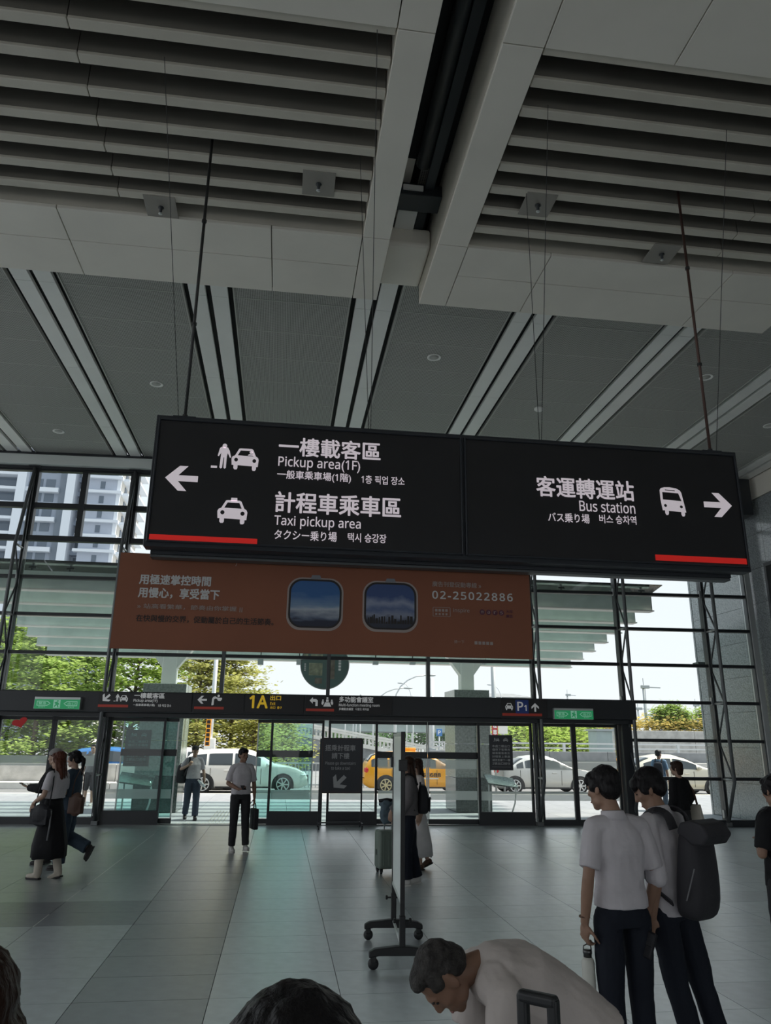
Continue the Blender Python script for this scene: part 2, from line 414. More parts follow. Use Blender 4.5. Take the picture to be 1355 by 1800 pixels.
MB().box(-16, 12.5, -8, 2.6, ZS, ZS+.3).build('soffit_slab', 'panel_white', ce)
MB().box(3.5, 7.2, 3.1, 4.12, ZS-.012, ZS+.01).build('air_grille', 'panel_perforated', ce)
# upstands of the boxes
for x0, x1, y0, y1 in ((-14, 1.11, YE-.03, YE), (1.08, 1.11, YL0, YE), (1.74, 1.77, 2.6, YE), (1.74, 7.3, YE-.03, YE), (7.27, 7.3, 2.6, YE), (-14, .745, YL1, YL1+.03), (2.15, 7.3, YL1, YL1+.03), (.745, .775, YL0, YL1), (2.12, 2.15, YL0, YL1), (-14, .745, YL0-.03, YL0), (2.15, 7.3, YL0-.03, YL0)):
    MB().box(x0, x1, y0, y1, ZS+T, 8.96).build('soffit_upstand', 'louver_paint', ce)
# dark space above the louvres
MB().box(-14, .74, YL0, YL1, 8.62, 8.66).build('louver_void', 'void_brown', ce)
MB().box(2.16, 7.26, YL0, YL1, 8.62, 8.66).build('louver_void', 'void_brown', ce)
mat('louver_shaded', (.20, .185, .16), .6, var=(2, .08))  # shade on the blade faces put into the colour, darker than the lips
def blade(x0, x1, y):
    o = MB().box(x0, x1, y-.055, y+.03, ZS+.065, ZS+.44).build('louver_blade', 'louver_shaded', ce)
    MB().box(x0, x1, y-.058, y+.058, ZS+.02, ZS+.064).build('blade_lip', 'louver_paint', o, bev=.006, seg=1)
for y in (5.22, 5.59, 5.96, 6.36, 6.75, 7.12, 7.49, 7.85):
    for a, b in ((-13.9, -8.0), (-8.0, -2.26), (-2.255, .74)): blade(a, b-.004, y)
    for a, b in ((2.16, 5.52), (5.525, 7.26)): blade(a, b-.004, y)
MB().box(-16.3, 12.7, -8.0, 19.0, 9.3, 9.5).build('roof_sun_block', 'void_brown', ce)  # unseen roof, added to stop the sun leaking in above the soffit
MB().box(-16.3, 12.7, -8.0, -7.9, 8.45, 9.3).build('roof_edge_sun_block', 'void_brown', ce)  # unseen strip, added to close the sun leak between soffit slab and roof
# the slot between the boxes: end piece, dark ducts
MB().box(1.112, 1.738, 8.62, 9.60, 8.42, 8.72).build('slot_end_panel', 'panel_white', ce, bev=.05, seg=3)
MB().box(1.1, 1.75, 2.6, 7.55, 8.9, 8.94).build('slot_void', 'void_black', ce)
MB().box(1.112, 1.738, 7.86, 8.18, 8.62, 8.80).build('slot_beam', 'duct_black', ce, bev=.01)
MB().tube([(1.42, 2.7, 8.78), (1.42, 7.5, 8.78)], .09, 12).build('slot_pipe', 'duct_black', ce, smooth=True)
MB().box(1.5, 1.62, 2.7, 8.9, 8.70, 8.76).build('cable_tray', 'duct_black', ce)
MB().box(1.13, 1.34, 7.5, 8.7, 8.92, 8.94).build('slot_plate', 'panel_white', ce)
MB().box(1.44, 1.60, 7.5, 8.7, 8.92, 8.94).build('slot_grille', 'panel_perforated', ce)
# pale edge of the ceiling above the window wall is built with the wall below

mat('plate_brown', (.30, .28, .25), .5)
def sprinkler(px, py, where):
    p = onz(px, py, ZS)
    t = thing('sprinkler', 'sprinkler head on a square plate '+where, 'sprinkler', (p.x, p.y, ZS+.01), group='sprinklers among the louvres')
    MB().box(-.19, .19, -.20, .20, .0, .012).build('plate', 'plate_brown', t, bev=.003)
    MB().lathe([(.035, 0), (.035, -.01), (.018, -.014), (.018, -.06), (.008, -.065), (.008, -.085)], 12).build('body', 'duct_black', t, smooth=True)
    MB().lathe([(.004, -.085), (.024, -.088), (.024, -.094), (.004, -.096)], 12).build('deflector', 'steel_light', t, smooth=True)
for q in ((560, 325, 'between the taxi side rod and the dark ceiling slot'), (283, 366, 'close beside the sooty taxi side hanger rod'), (945, 362, 'by the middle stay wires of the bus half'), (1163, 448, 'close beside the rusty bus side hanger rod')): sprinkler(*q)
for k, (px, py, where) in enumerate(((275, 675, 'one bay from the sooty hanger rod'), (103, 758, 'above the apartment tower windows'), (763, 628, 'in the bay beside the middle stay wires'), (1241, 663, 'right behind the rusty hanger rod'), (1352, 748, 'towards the grey stone wall'))):
    p = onz(px, py, ZC-.012)
    t = thing('downlight', 'round downlight ring in the perforated ceiling '+where, 'downlight', p, group='downlights in the perforated ceiling')
    n = 24; prof_ = [(.085, 0), (.11, -.012), (.13, -.012), (.13, 0.0), (.085, .01)]
    MB().loft([[(r*cos(2*pi*a/n), r*sin(2*pi*a/n), z) for a in range(n)] for r, z in prof_], False, closed=True).build('trim_ring', 'panel_strip', t, smooth=True)
    MB().lathe([(.085, -.002), (.085, .01), (.02, .012)], 20).build('lens', 'ceiling_bar', t, smooth=True)
p = onz(947, 718, ZC-.012)
t = thing('smoke_detector', 'small white detector under the perforated ceiling beside two sign cables', 'detector', p)
MB().lathe([(.10, .01), (.10, -.03), (.06, -.06), (.02, -.065)], 16).build('housing', 'panel_strip', t, smooth=True)

# ================================================================ window wall (turned a little against the floor grid)
AF = radians(2.6); F0 = Vector((0, 18.45, 0))
FU = Vector((cos(AF), -sin(AF), 0)); FN = Vector((sin(AF), cos(AF), 0))
def onf(px, py, off=0.0):
    d = ray(px, py); t_ = ((F0+FN*off-CPOS).dot(FN))/d.dot(FN); P = CPOS+d*t_
    return (P-F0).dot(FU), P.z
def fpt(u, off, z): return F0+FU*u+FN*off+Vector((0, 0, z))
wn = empty('window_1', F0, -AF, 'structure')
MU = [-13.9, -11.4, -8.9, -6.42, -3.96, -1.42, 1.10, 3.53, 6.14, 8.40, 10.72, 11.95]
ZT = [2.86, 3.77, 4.67, 5.57, 6.53, 7.37, 8.31]
TOP = 8.62
for u in MU:
    z0 = 0 if u in (-13.9, -11.4, -8.9, -6.42, -3.96, 6.14, 8.40, 10.72, 11.95) else 2.42
    MB().box(u-.045, u+.045, -.10, .05, z0, TOP).build('mullion', 'frame_grey', wn, bev=.008, seg=1)
def transom(u0, u1, z, h=.07, d=.11, m='frame_black'): MB().box(u0, u1, -d, .045, z-h/2, z+h/2).build('transom', m, wn, bev=.006, seg=1)
def pane(u0, u1, z0, z1, m='pane_clear', par=None, off=0.0, name='glass_pane'):
    return MB().box(u0+.03, u1-.03, off-.006, off+.006, z0+.03, z1-.03).build(name, m, par or wn)
for a, b in zip(MU[:-1], MU[1:]):
    outer = a >= 8.39
    zz = ([.14, 1.07, 1.95] if outer else []) + ZT
    for z in zz[1:] if outer else zz:
        thick = .13 if (z in (6.53, 7.37) and a < -1.5) else .075
        transom(a+.045, b-.045, z, thick)
    if outer: transom(a+.045, b-.045, .07, .15, .14)
    for z0, z1 in zip(zz[:-1], zz[1:]): pane(a, b, z0, z1)
# opening lights with heavy frames high up on the left
for a, b in zip(MU[:-1], MU[1:]):
    if -7 < a < -1.5:
        m = (a+b)/2
        MB().box(m-.07, m+.07, -.12, .05, 6.6, 8.27).build('vent_post', 'frame_black', wn)
        for x in (a+.045, b-.105): MB().box(x, x+.06, -.11, .05, 6.6, 8.27).build('vent_frame', 'frame_black', wn)
# trusses standing in front of the mullions
def truss(u):
    t = empty('truss'); t.parent = wn
    path = [(u, -.12, .04), (u, -.62, 1.02), (u, -.62, 6.25), (u, -.14, 8.36)]
    MB().tube(path, .042, 10).build('chord', 'steel_grey', t, smooth=True)
    for s in (-1, 1):
        MB().bar((u+s*.03, -.13, .05), (u+s*.03, -.13, 8.36), .022, .05).build('rail', 'steel_grey', t)
    zs = [1.07, 2.84, 4.62, 6.25]
    for z in zs: MB().tube([(u, -.08, z), (u, -.62, z)], .026, 8).build('strut', 'steel_light', t, smooth=True)
    for k, z in enumerate(zs[:-1]):
        zm = (z+zs[k+1])/2
        MB().tube([(u, -.60, z), (u, -.12, zm)], .022, 8).build('brace', 'steel_grey', t, smooth=True)
        MB().tube([(u, -.12, zm), (u, -.60, zs[k+1])], .022, 8).build('brace', 'steel_grey', t, smooth=True)
    for z in (.28, 2.9, 5.6): MB().box(u-.075, u-.045, -.125, -.05, z-.09, z+.09).build('bracket', 'steel_light', t, bev=.006)
    MB().box(u-.14, u+.14, -.22, .02, 8.34, 8.37).build('head_plate', 'frame_black', t)
    MB().box(u-.07, u+.07, -.2, 0, .0, .10).build('foot', 'steel_grey', t, bev=.01)
for u in (-11.4, -8.9, -6.42, -3.96, 6.14, 8.40, 10.72): truss(u)
# head of the wall
MB().box(-14, 12.0, -.30, .10, 8.38, 8.64).build('head_board', 'soffit_pale', wn, bev=.01)
MB().box(-14, 12.0, -.16, .06, 8.31, 8.38).build('head_frame', 'frame_black', wn)
MB().box(-14, 12.0, -.34, .2, 8.64, 8.70).build('head_shadow_gap', 'frame_black', wn)
MB().box(11.15, 12.05, -.75, -.1, 7.62, 8.62).build('bulkhead', 'frame_black', wn, bev=.02)
MB().box(11.93, 12.08, -.14, .14, .14, 8.3).build('end_cover', 'steel_light', wn, bev=.01)

# ---------------------------------------------------------------- entrance: header, side lights, sliding doors
hd = empty('trim_1', F0, -AF, 'structure')
MB().box(-14, 8.46, -.66, .06, 2.41, 2.86).build('header_casing', 'frame_black', hd, bev=.012)
MB().box(-14, 8.46, -.52, .05, 2.31, 2.41).build('header_track', 'frame_black', hd, bev=.008)
MB().box(8.22, 8.46, -.30, .06, 0, 2.42).build('end_post', 'frame_black', hd, bev=.012)
def band(u0, u1, z0, z1, par, off): MB().box(u0+.02, u1-.02, off-.009, off-.007, z0, z1).build('frosted_band', 'frost_band', par)
def sidelight(name, u0, u1, low=.16, bands=((1.24, 1.46),), stile_l=True, stile_r=True, tint='pane_clear'):
    d = empty(name, F0, -AF, 'structure')
    MB().box(u0, u1, -.07, .05, 0, low).build('bottom_rail', 'frame_black', d, bev=.006)
    MB().box(u0, u1, -.06, .04, 2.24, 2.31).build('top_rail', 'frame_black', d, bev=.006)
    if stile_l: MB().box(u0, u0+.055, -.06, .04, low, 2.24).build('stile', 'frame_black', d, bev=.006)
    if stile_r: MB().box(u1-.055, u1, -.06, .04, low, 2.24).build('stile', 'frame_black', d, bev=.006)
    pane(u0+.03, u1-.03, low-.03, 2.27, tint, d)
    for a, b in bands: band(u0+.05, u1-.05, a, b, d, 0)
    return d
wi = [2]
def nm(): wi[0] += 1; return 'window_%d' % wi[0]
sidelight(nm(), -8.85, -6.47); sidelight(nm(), -6.37, -5.14); sidelight(nm(), -5.14, -4.02)
sidelight(nm(), -3.90, -2.62, .30, ((.55, .75),))
sidelight(nm(), -.20, 1.05, .30, ((.55, .75),))
sidelight(nm(), 1.15, 2.32, .30, ((.55, .75),))
sidelight(nm(), 4.72, 6.06, .30, ((.55, .75),))
sidelight(nm(), 6.24, 7.09, .14, ((1.24, 1.46), (.55, .75))); sidelight(nm(), 7.09, 8.20, .14, ((1.24, 1.46), (.55, .75)))
def slider(name, u0, u1, off, bar_from, bar_to, tint='pane_teal', upper=False):
    d = empty(name, F0, -AF, 'structure')
    MB().box(u0, u1, off-.025, off+.025, .02, .13).build('bottom_rail', 'frame_black', d, bev=.006)
    MB().box(u0, u1, off-.025, off+.025, 2.24, 2.33).build('top_rail', 'frame_black', d, bev=.006)
    MB().box(bar_from, bar_to, off-.03, off+.03, 1.47, 1.62).build('middle_rail', 'frame_black', d, bev=.006)
    for x in (u0, u1-.03): MB().box(x, x+.03, off-.02, off+.02, .13, 2.24).build('edge_stile', 'steel_light', d, bev=.004)
    pane(u0, u1, .12, 2.26, tint, d, off)
    band(u0+.03, u1-.03, .55, .75, d, off)
    if upper: band(u0+.03, u1-.03, 1.24, 1.44, d, off)
    return d
slider('door_1', -3.62, -2.35, .10, -3.62, -2.35)
slider('door_2', -.52, .80, .10, -.52, .80)
slider('door_3', 2.30, 3.525, .10, 2.30, 3.525, 'pane_clear', True)
slider('door_4', 3.535, 4.76, .10, 3.535, 4.76, 'pane_clear', True)
MB().box(-14, 8.46, -.10, .16, -.01, .012).build('threshold', 'steel_grey', hd)

# ================================================================ right-hand stone wall
XW = 12.22
rw = empty('wall_right', kind='structure')
MB().box(XW+.03, XW+.45, -8, 21.0, -.02, 8.7).build('wall_core', 'concrete_dark', rw)
spm = MB().box(-.03, .03, .004, 1.246, .004, .896).mesh('stone_panel')
for a in range(11):
    for b in range(9):
        y0 = 7.2+1.25*a; z0 = .0+.9*b
        o = obj('stone_panel', spm, 'stone_grey', rw); o.location = (XW, y0, z0)
MB().box(XW-.03, XW+.03, -8, 7.19, 0, 8.12).build('stone_facing', 'stone_grey', rw)
MB().box(XW-.03, XW+.03, -8, 20.95, 8.13, 8.7).build('wall_head', 'panel_white', rw)
MB().box(XW-.04, XW+.47, 20.96, 21.04, -.02, 8.7).build('wall_end_stone', 'stone_grey', rw)
MB().box(XW-.46, XW-.03, 20.2, 20.5, 4.05, 4.12).build('wall_arm', 'stone_dark', rw)
p0 = onz(1340, 990); d_ = ray(1341, 990); q = CPOS+d_*((XW-.1)/d_.x)
t = thing('wall_display', 'black display panel fixed on the grey stone wall', 'display', (XW-.05, q.y, 0))
d2 = ray(1352, 1095); q2 = CPOS+d2*((XW-.1)/d2.x)
MB().box(-.06, .02, -3.0, 0, q2.z-.35, q.z).build('casing', 'frame_black', t, bev=.01)
MB().box(-.066, -.058, -2.9, -.1, q2.z-.25, q.z-.1).build('screen', 'void_black', t)
# ================================================================ hanging direction sign
mat('sign_black', (.011, .0105, .013), .42, var=(3, .15))
mat('sign_frame', (.028, .032, .040), .35, metal=.2)
mat('sign_white', (.80, .72, .77), .5, emit=((.80, .72, .77), .22))
mat('sign_red', (.72, .02, .015), .45, emit=((.72, .02, .015), .18))
mat('sign_grey', (.42, .42, .43), .5)
mat('sign_yellow', (.85, .58, .03), .5, emit=((.85, .55, .03), .15))
mat('print_white', (.62, .62, .62), .5)
mat('print_faint', (.36, .30, .28), .6)
mat('cable', (.05, .05, .05), .5, metal=.4)
mat('rod_brown', (.10, .055, .045), .5, metal=.3)

class Board:
    """lettering and pictograms laid on a board; photo pixels are turned into places on the board's own plane"""
    def __init__(s, root, fn, y): s.root = root; s.fn = fn; s.y = y
    def t(s, body, l, r, h, mt, bold=.012, name='lettering', spacing=1.0):
        a = s.fn(*l); b = s.fn(*r); xm, ym = (l[0]+r[0])/2, (l[1]+r[1])/2
        hh = s.fn(xm, ym-h/2)[1]-s.fn(xm, ym+h/2)[1]
        return text(body, a[0], b[0], (a[1]+b[1])/2, hh, s.y, s.root, mt, bold, name, spacing)
    def i(s, kind, x0, y0, x1, y1, mt):
        xm, ym = (x0+x1)/2, (y0+y1)/2
        a = s.fn(x0, ym)[0]; b = s.fn(x1, ym)[0]; zt = s.fn(xm, y0)[1]; zb = s.fn(xm, y1)[1]
        return icon(kind, a, b, zb, zt, s.y, s.root, mt)
    def bar(s, l, r, h, mt, name='red_bar', th=.004):
        a = s.fn(*l); b = s.fn(*r); xm, ym = (l[0]+r[0])/2, (l[1]+r[1])/2
        hh = s.fn(xm, ym-h/2)[1]-s.fn(xm, ym+h/2)[1]; z = (a[1]+b[1])/2
        return MB().box(a[0], b[0], s.y-.002, s.y+th, z-hh/2, z+hh/2).build(name, mt, s.root)

YS = 6.85; SX0, SX1, SZ0, SZ1, SXM = -1.33, 4.68, 3.57, 4.88, 1.69
hs = thing('hanging_sign', 'long black hanging direction sign with pickup, taxi and bus pictograms in white', 'sign', (0, YS, 0))
MB().box(SX0, SX1, .0, .16, SZ0, SZ1).build('casing', 'sign_frame', hs, bev=.008)
for a, b in ((SX0+.045, SXM-.03), (SXM+.03, SX1-.045)):
    MB().box(a, b, -.012, .002, SZ0+.055, SZ1-.055).build('face_panel', 'sign_black', hs)
    for x in (a-.018, b): MB().box(x, x+.018, -.030, .002, SZ0+.04, SZ1-.04).build('face_trim', 'sign_frame', hs, bev=.004, seg=1)
    for z in (SZ0+.04, SZ1-.058): MB().box(a, b, -.030, .002, z, z+.018).build('face_trim', 'sign_frame', hs, bev=.004, seg=1)
MB().box(SX0+.04, SX1-.12, .17, .33, SZ0-.03, SZ0+.9).build('rear_casing', 'sign_frame', hs, bev=.008)
MB().box(SX0+.04, SX1-.12, .19, .31, SZ0-.055, SZ0-.03).build('rear_rail', 'frame_grey', hs, bev=.004)
fn = lambda px, py: (at(px, py, YS-.014).x, at(px, py, YS-.014).z)
B = Board(hs, fn, -.016)
w = 'sign_white'
B.t('一樓載客區', (490, 784), (669, 794), 33, w, .022); B.t('Pickup area(1F)', (489, 814), (633, 820), 23, w, .012)
B.t('一般車乘車場(1階)', (487, 835), (617, 841), 17.5, w, .016); B.t('1층 픽업 장소', (635, 843), (711, 846), 15, w, .014)
B.t('計程車乘車區', (483, 883), (705, 892), 37, w, .022); B.t('Taxi pickup area', (482, 917), (634, 923), 23, w, .012)
B.t('タクシー乗り場', (482, 940), (592, 943.5), 17.5, w, .016); B.t('택시 승강장', (611, 944.5), (679, 947.5), 16, w, .014)
B.i('left', 290, 819, 348, 863, w); B.i('pickup', 372, 781, 455, 826, w); B.i('taxi', 382, 875, 435, 921, w)
B.bar((262, 945), (452, 951), 10, 'sign_red')
B.t('客運轉運站', (942, 855), (1114, 863), 36, w, .022); B.t('Bus station', (1018, 889), (1116, 894), 19, w, .012)
B.t('バス乗り場', (963, 909), (1036, 912), 16.5, w, .016); B.t('버스 승차역', (1053, 912), (1118, 915), 15.5, w, .014)
B.i('bus', 1161, 857, 1204, 907, w); B.i('right', 1237, 867, 1286, 909, w)
B.bar((1152, 980), (1312, 987), 10, 'sign_red')
# rods and stay wires that carry the sign
for px, m in ((325, 'cable'), (1248, 'rod_brown')):
    p = at(px, 735 if px < 700 else 792, YS+.08)
    t = empty('hanger', (p.x, .08, SZ1)); t.parent = hs
    MB().tube([(0, 0, 0), (0, 0, 8.40-SZ1)], .016, 10).build('rod', m, t, smooth=True)
    for z in (.02, 1.05, 2.3): MB().lathe([(.026, 0), (.026, .03)], 8, c=(0, 0, z)).build('coupling', 'cable', t)
    MB().box(-.11, .11, -.04, .04, 0, .025).build('foot_plate', 'sign_frame', t, bev=.004)
def wire(a, b):
    o = Vector((0, YS, 0)); MB().tube([a-o, b-o], .0035, 6).build('stay_wire', 'cable', hs)
for px, py, q in ((648, 757, ((633, 274), (663, 52))), (948, 772, ((925, 340), (963, 185)))):
    p = at(px, py, YS+.08); p.z = SZ1
    for k, (qx, qy) in enumerate(q): wire(p+Vector((.02*k, 0, 0)), onz(qx, qy, ZS))
for (px, py), (qx, qy) in (((314, 737), (289, 100)), ((1258, 792), (1277, 228))):
    p = at(px, py, YS+.08); p.z = SZ1; wire(p, onz(qx, qy, ZS))

# ================================================================ orange advertising banner below the sign
def banner_sky(name, city, z0, z1):
    m = bpy.data.materials.new(name); m.use_nodes = True; n = m.node_tree; b = n.nodes['Principled BSDF']; b.inputs['Roughness'].default_value = .5
    t = n.nodes.new('ShaderNodeTexCoord'); s0 = n.nodes.new('ShaderNodeSeparateXYZ'); n.links.new(t.outputs['Object'], s0.inputs[0])
    s = n.nodes.new('ShaderNodeMapRange'); n.links.new(s0.outputs['Z'], s.inputs[0]); s.inputs[1].default_value = z0; s.inputs[2].default_value = z1
    no = n.nodes.new('ShaderNodeTexNoise'); no.inputs['Scale'].default_value = 3.0; no.inputs['Detail'].default_value = 6
    mp = n.nodes.new('ShaderNodeMapping'); mp.inputs['Scale'].default_value = (1.2, 1, 4.0) if not city else (2, 1, 3); mp.inputs['Rotation'].default_value = (0, .25, 0)
    n.links.new(t.outputs['Object'], mp.inputs[0]); n.links.new(mp.outputs[0], no.inputs['Vector'])
    ad = n.nodes.new('ShaderNodeMath'); ad.operation = 'MULTIPLY_ADD'; ad.inputs[1].default_value = .35; n.links.new(no.outputs['Fac'], ad.inputs[0]); n.links.new(s.outputs[0], ad.inputs[2])
    r = n.nodes.new('ShaderNodeValToRGB'); n.links.new(ad.outputs[0], r.inputs[0]); cr = r.color_ramp
    cols = [(.15, (.010, .015, .03)), (.48, (.016, .022, .05)), (.53, (.10, .13, .20)), (.66, (.42, .46, .52)), (.78, (.17, .27, .42)), (1.0, (.03, .12, .32))] if not city else \
           [(.15, (.010, .014, .03)), (.50, (.03, .035, .06)), (.62, (.22, .25, .34)), (.74, (.09, .13, .26)), (.86, (.26, .30, .42)), (1.0, (.04, .08, .22))]
    cr.elements[0].position, cr.elements[0].color = cols[0][0], (*cols[0][1], 1); cr.elements[1].position, cr.elements[1].color = cols[-1][0], (*cols[-1][1], 1)
    for p_, c_ in cols[1:-1]: e = cr.elements.new(p_); e.color = (*c_, 1)
    n.links.new(r.outputs[0], b.inputs['Base Color']); MATS[name] = m
mat('banner_orange', (.245, .082, .040), .6, var=(1.5, .06))
mat('banner_logo', (.10, .02, .045), .6)
mat('banner_ink', (.02, .016, .016), .6)
mat('window_print', (.20, .21, .24), .5)
YB = 7.22
bfn = lambda px, py: (at(px, py, YB).x, at(px, py, YB).z)
bx0, bx1 = at(203, 1050, YB).x, at(933, 1078, YB).x; bz1 = (at(212, 972, YB).z+at(930, 1000, YB).z)/2; bz0 = (at(193, 1137, YB).z+at(938, 1157, YB).z)/2
bn = thing('advertising_banner', 'orange brown advertising banner with two printed aeroplane windows', 'banner', (0, YB, 0))
MB().box(bx0, bx1, 0, .012, bz0, bz1).build('sheet', 'banner_orange', bn)
for px in (300, 520, 747, 916): x = at(px, 990, YB).x; MB().box(x-.03, x+.03, 0, .012, bz1, SZ0-.04).build('strap', 'banner_orange', bn)
MB().box(bx0, bx1, -.006, .018, bz0-.012, bz0+.004).build('hem_bar', 'banner_orange', bn)
MB().tube([(at(415, 985, YB).x, -.004, bz1-.01), (at(417, 992, YB).x, -.004, bz1-.05), (at(414, 1000, YB).x, -.004, bz1-.09)], .002, 5).build('loose_thread', 'print_white', bn)
B = Board(bn, bfn, -.002)
B.t('用極速掌控時間', (245, 1018), (371, 1022), 18, 'print_white', .03); B.t('用慢心，享受當下', (243, 1041), (386, 1046), 19, 'print_white', .03)
B.t('» 站高看繁華，節奏由你掌握 ||', (241, 1066), (426, 1071), 10, 'print_faint', .01); B.t('在快與慢的交界，促動屬於自己的生活節奏。', (239, 1087), (481, 1093), 12.5, 'banner_ink', .016)
B.t('廣告刊登促動專線 »', (759.5, 1026), (845.5, 1030), 9.5, 'print_faint', .014); B.t('02-25022886', (759.5, 1045), (901, 1051), 14, 'print_white', .022, spacing=1.25)
for k in range(4):
    B.bar((764.5+6*k, 1072.6+.2*k), (768.7+6*k, 1072.8+.2*k), 4.5, 'print_faint', 'faint_mark', .001); B.bar((765+6*k, 1079.3+.2*k), (768.2+6*k, 1079.5+.2*k), 3.4, 'print_faint', 'faint_mark', .001)
for l, r, h in (((761, 1067.5), (791, 1068.5), .7), ((761, 1083), (791, 1084), .7), ((760.6, 1075.5), (761.4, 1075.5), 15), ((790.6, 1076.5), (791.4, 1076.5), 15)): B.bar(l, r, h, 'print_faint', 'logo_border', .001)
B.t('inspire', (796.5, 1073), (825, 1075), 9, 'print_faint', .006)
for k, ch in enumerate('mars'):
    cx, cy = 847.5+11.2*k, 1076+.5*k
    x, z = bfn(cx, cy); r_ = .028
    m = shape_mesh([circ(x, z, r_, 20)])
    for v in m.vertices: v.co = (v.co.x, -.0015, v.co.y)
    obj('logo_disc', m, 'banner_logo', bn); text(ch, x-.013, x+.013, z, .026, -.003, bn, 'print_faint', .004)
B.t('大眾', (889, 1075), (901, 1075.5), 5.5, 'banner_logo', .01); B.t('廣告', (889, 1083), (901, 1083.5), 5.5, 'banner_logo', .03)
B.t('掃一下', (798, 1128), (816, 1128.5), 6, 'print_faint', .002); [B.bar((834+6.8*k, 1130+.3*k), (839+6.8*k, 1130.2+.3*k), 5.5, 'print_faint', 'faint_mark', .001) for k in range(5)]
for k, (x0, y0, x1, y1) in enumerate(((504, 1016, 603, 1108.5), (637, 1022, 734.5, 1111.5))):
    xm, ym = (x0+x1)/2, (y0+y1)/2
    a, b = bfn(x0, ym)[0], bfn(x1, ym)[0]; zt, zb = bfn(xm, y0)[1], bfn(xm, y1)[1]; wd = b-a
    wp = empty('printed_window'); wp.parent = bn
    banner_sky('print_city_sky' if k else 'print_horizon', bool(k), zb-.12*(zt-zb), zt-.12*(zt-zb))
    def flat(polys, y, name, mt):
        m = shape_mesh(polys)
        for v in m.vertices: v.co = (v.co.x, y, v.co.y)
        return obj(name, m, mt, wp)
    flat([rrect(a, zb, b, zt, wd*.25, 8), rrect(a+.035*wd, zb+.05*wd, b-.035*wd, zt-.03*wd, wd*.23, 8)], -.0025, 'window_edge', 'print_faint')
    flat([rrect(a+.03*wd, zb+.045*wd, b-.03*wd, zt-.025*wd, wd*.23, 8), rrect(a+.065*wd, zb+.075*wd, b-.065*wd, zt-.06*wd, wd*.20, 8)], -.003, 'window_gasket', 'banner_ink')
    flat([rrect(a+.06*wd, zb+.07*wd, b-.06*wd, zt-.055*wd, wd*.20, 8)], -.002, 'window_view', 'print_city_sky' if k else 'print_horizon')
    xc = (a+b)/2
    flat([[(xc-.10*wd, zt-.02*wd), (xc-.07*wd, zt+.05*wd), (xc+.07*wd, zt+.05*wd), (xc+.10*wd, zt-.02*wd)]], -.0035, 'blind_latch', 'window_print')
    if k:
        random.seed(3); x = a+.10*wd
        while x < b-.10*wd:
            ww = wd*random.uniform(.02, .05); hh = wd*random.uniform(.03, .16)
            flat([[(x, zb+.15*wd), (x, zb+.15*wd+hh), (x+ww, zb+.15*wd+hh), (x+ww, zb+.15*wd)]], -.0028, 'printed_tower', 'banner_ink'); x += ww+wd*random.uniform(0, .02)

# ================================================================ signs on the entrance header
def header_sign(name, label, u0, u1, cat='sign', z0=2.44, z1=2.845):
    r = thing(name, label, cat, F0, -AF)
    MB().box(u0+.01, u1-.01, -.685, -.662, z0, z1).build('panel', 'sign_black', r, bev=.004, seg=1)
    return r, Board(r, lambda px, py: onf(px, py, -.69), -.69)
U = lambda px: onf(px, 1235, -.69)[0]
r, B = header_sign('header_sign', 'black header sign with downward arrow and pickup area pictogram', U(172), U(338)); w = 'print_white'
mat('print_bright', (.78, .78, .78), .5, emit=((.8, .8, .8), .08)); w = 'print_bright'
mat('print_red', (.66, .07, .045), .5)
B.i('downleft', 180, 1219, 195, 1233, w); B.i('pickup', 200, 1220, 225, 1233.5, w); B.t('一樓載客區', (236, 1222), (289.5, 1223.5), 10, w, .028)
B.t('Pickup area(1F)', (234.5, 1231.5), (277, 1232.5), 6.6, w, .018); B.t('一般車乘車場(1階)', (234, 1239), (272, 1240), 5, w, .014); B.t('1층 픽업 장소', (277.5, 1240), (301, 1240.7), 5, w, .014); B.bar((172, 1240), (225, 1241.5), 4.6, 'print_red')
r, B = header_sign('header_sign', 'black header sign with left arrow and bending person pictogram', U(340), U(430))
B.i('left', 347, 1223, 363.5, 1237, w); B.i('bend', 372, 1221, 390, 1240, w); B.bar((341, 1243.5), (393, 1245.5), 4.6, 'print_red')
r, B = header_sign('header_sign', 'black exit sign with large yellow 1A over the open doorway', U(430), U(535))
B.t('1A', (438, 1233), (471, 1234), 23, 'sign_yellow', .03); B.t('出口', (475, 1226.5), (494, 1227), 9, 'sign_yellow', .02); B.t('Exit', (475, 1236.5), (484, 1237), 5.6, 'sign_yellow', .012); B.t('出口  출구', (475, 1243.5), (495.5, 1244), 4.6, 'sign_yellow', .014)
r, B = header_sign('header_sign', 'black header sign with meeting table pictogram and turning arrow', U(536), U(690))
B.i('turn', 544, 1225.5, 558.5, 1241, w); B.i('meeting', 565, 1225.5, 585.5, 1242, w); B.bar((537.6, 1247), (587, 1249), 4.6, 'print_red')
B.t('多功能會議室', (596, 1229), (656, 1230.5), 10.5, w, .026); B.t('Multi-function meeting room', (595.6, 1239.3), (667, 1241), 6.4, w, .016); B.t('多機能会議室', (595.6, 1246), (621, 1246.6), 4.6, w, .014); B.t('다용도 회의실', (625, 1246.5), (648, 1247), 4.6, w, .014)
r, B = header_sign('header_sign', 'black header sign with blue P1 parking square and upward arrow', U(880), U(962), z0=2.40)
mat('sign_blue', (.03, .07, .32), .5)
B.i('car', 888, 1236, 901.5, 1248.5, w); B.bar((906, 1242), (929, 1242.6), 24, 'sign_blue', 'parking_square', .002); B.i('up', 934, 1236, 947, 1251, w); B.bar((883, 1255), (952.6, 1257.5), 4.6, 'print_red')
B.y -= .004; B.t('P', (909, 1241.5), (919.5, 1241.8), 16, w, .02); B.t('1', (921, 1244.5), (925.5, 1244.7), 10.5, w, .02)
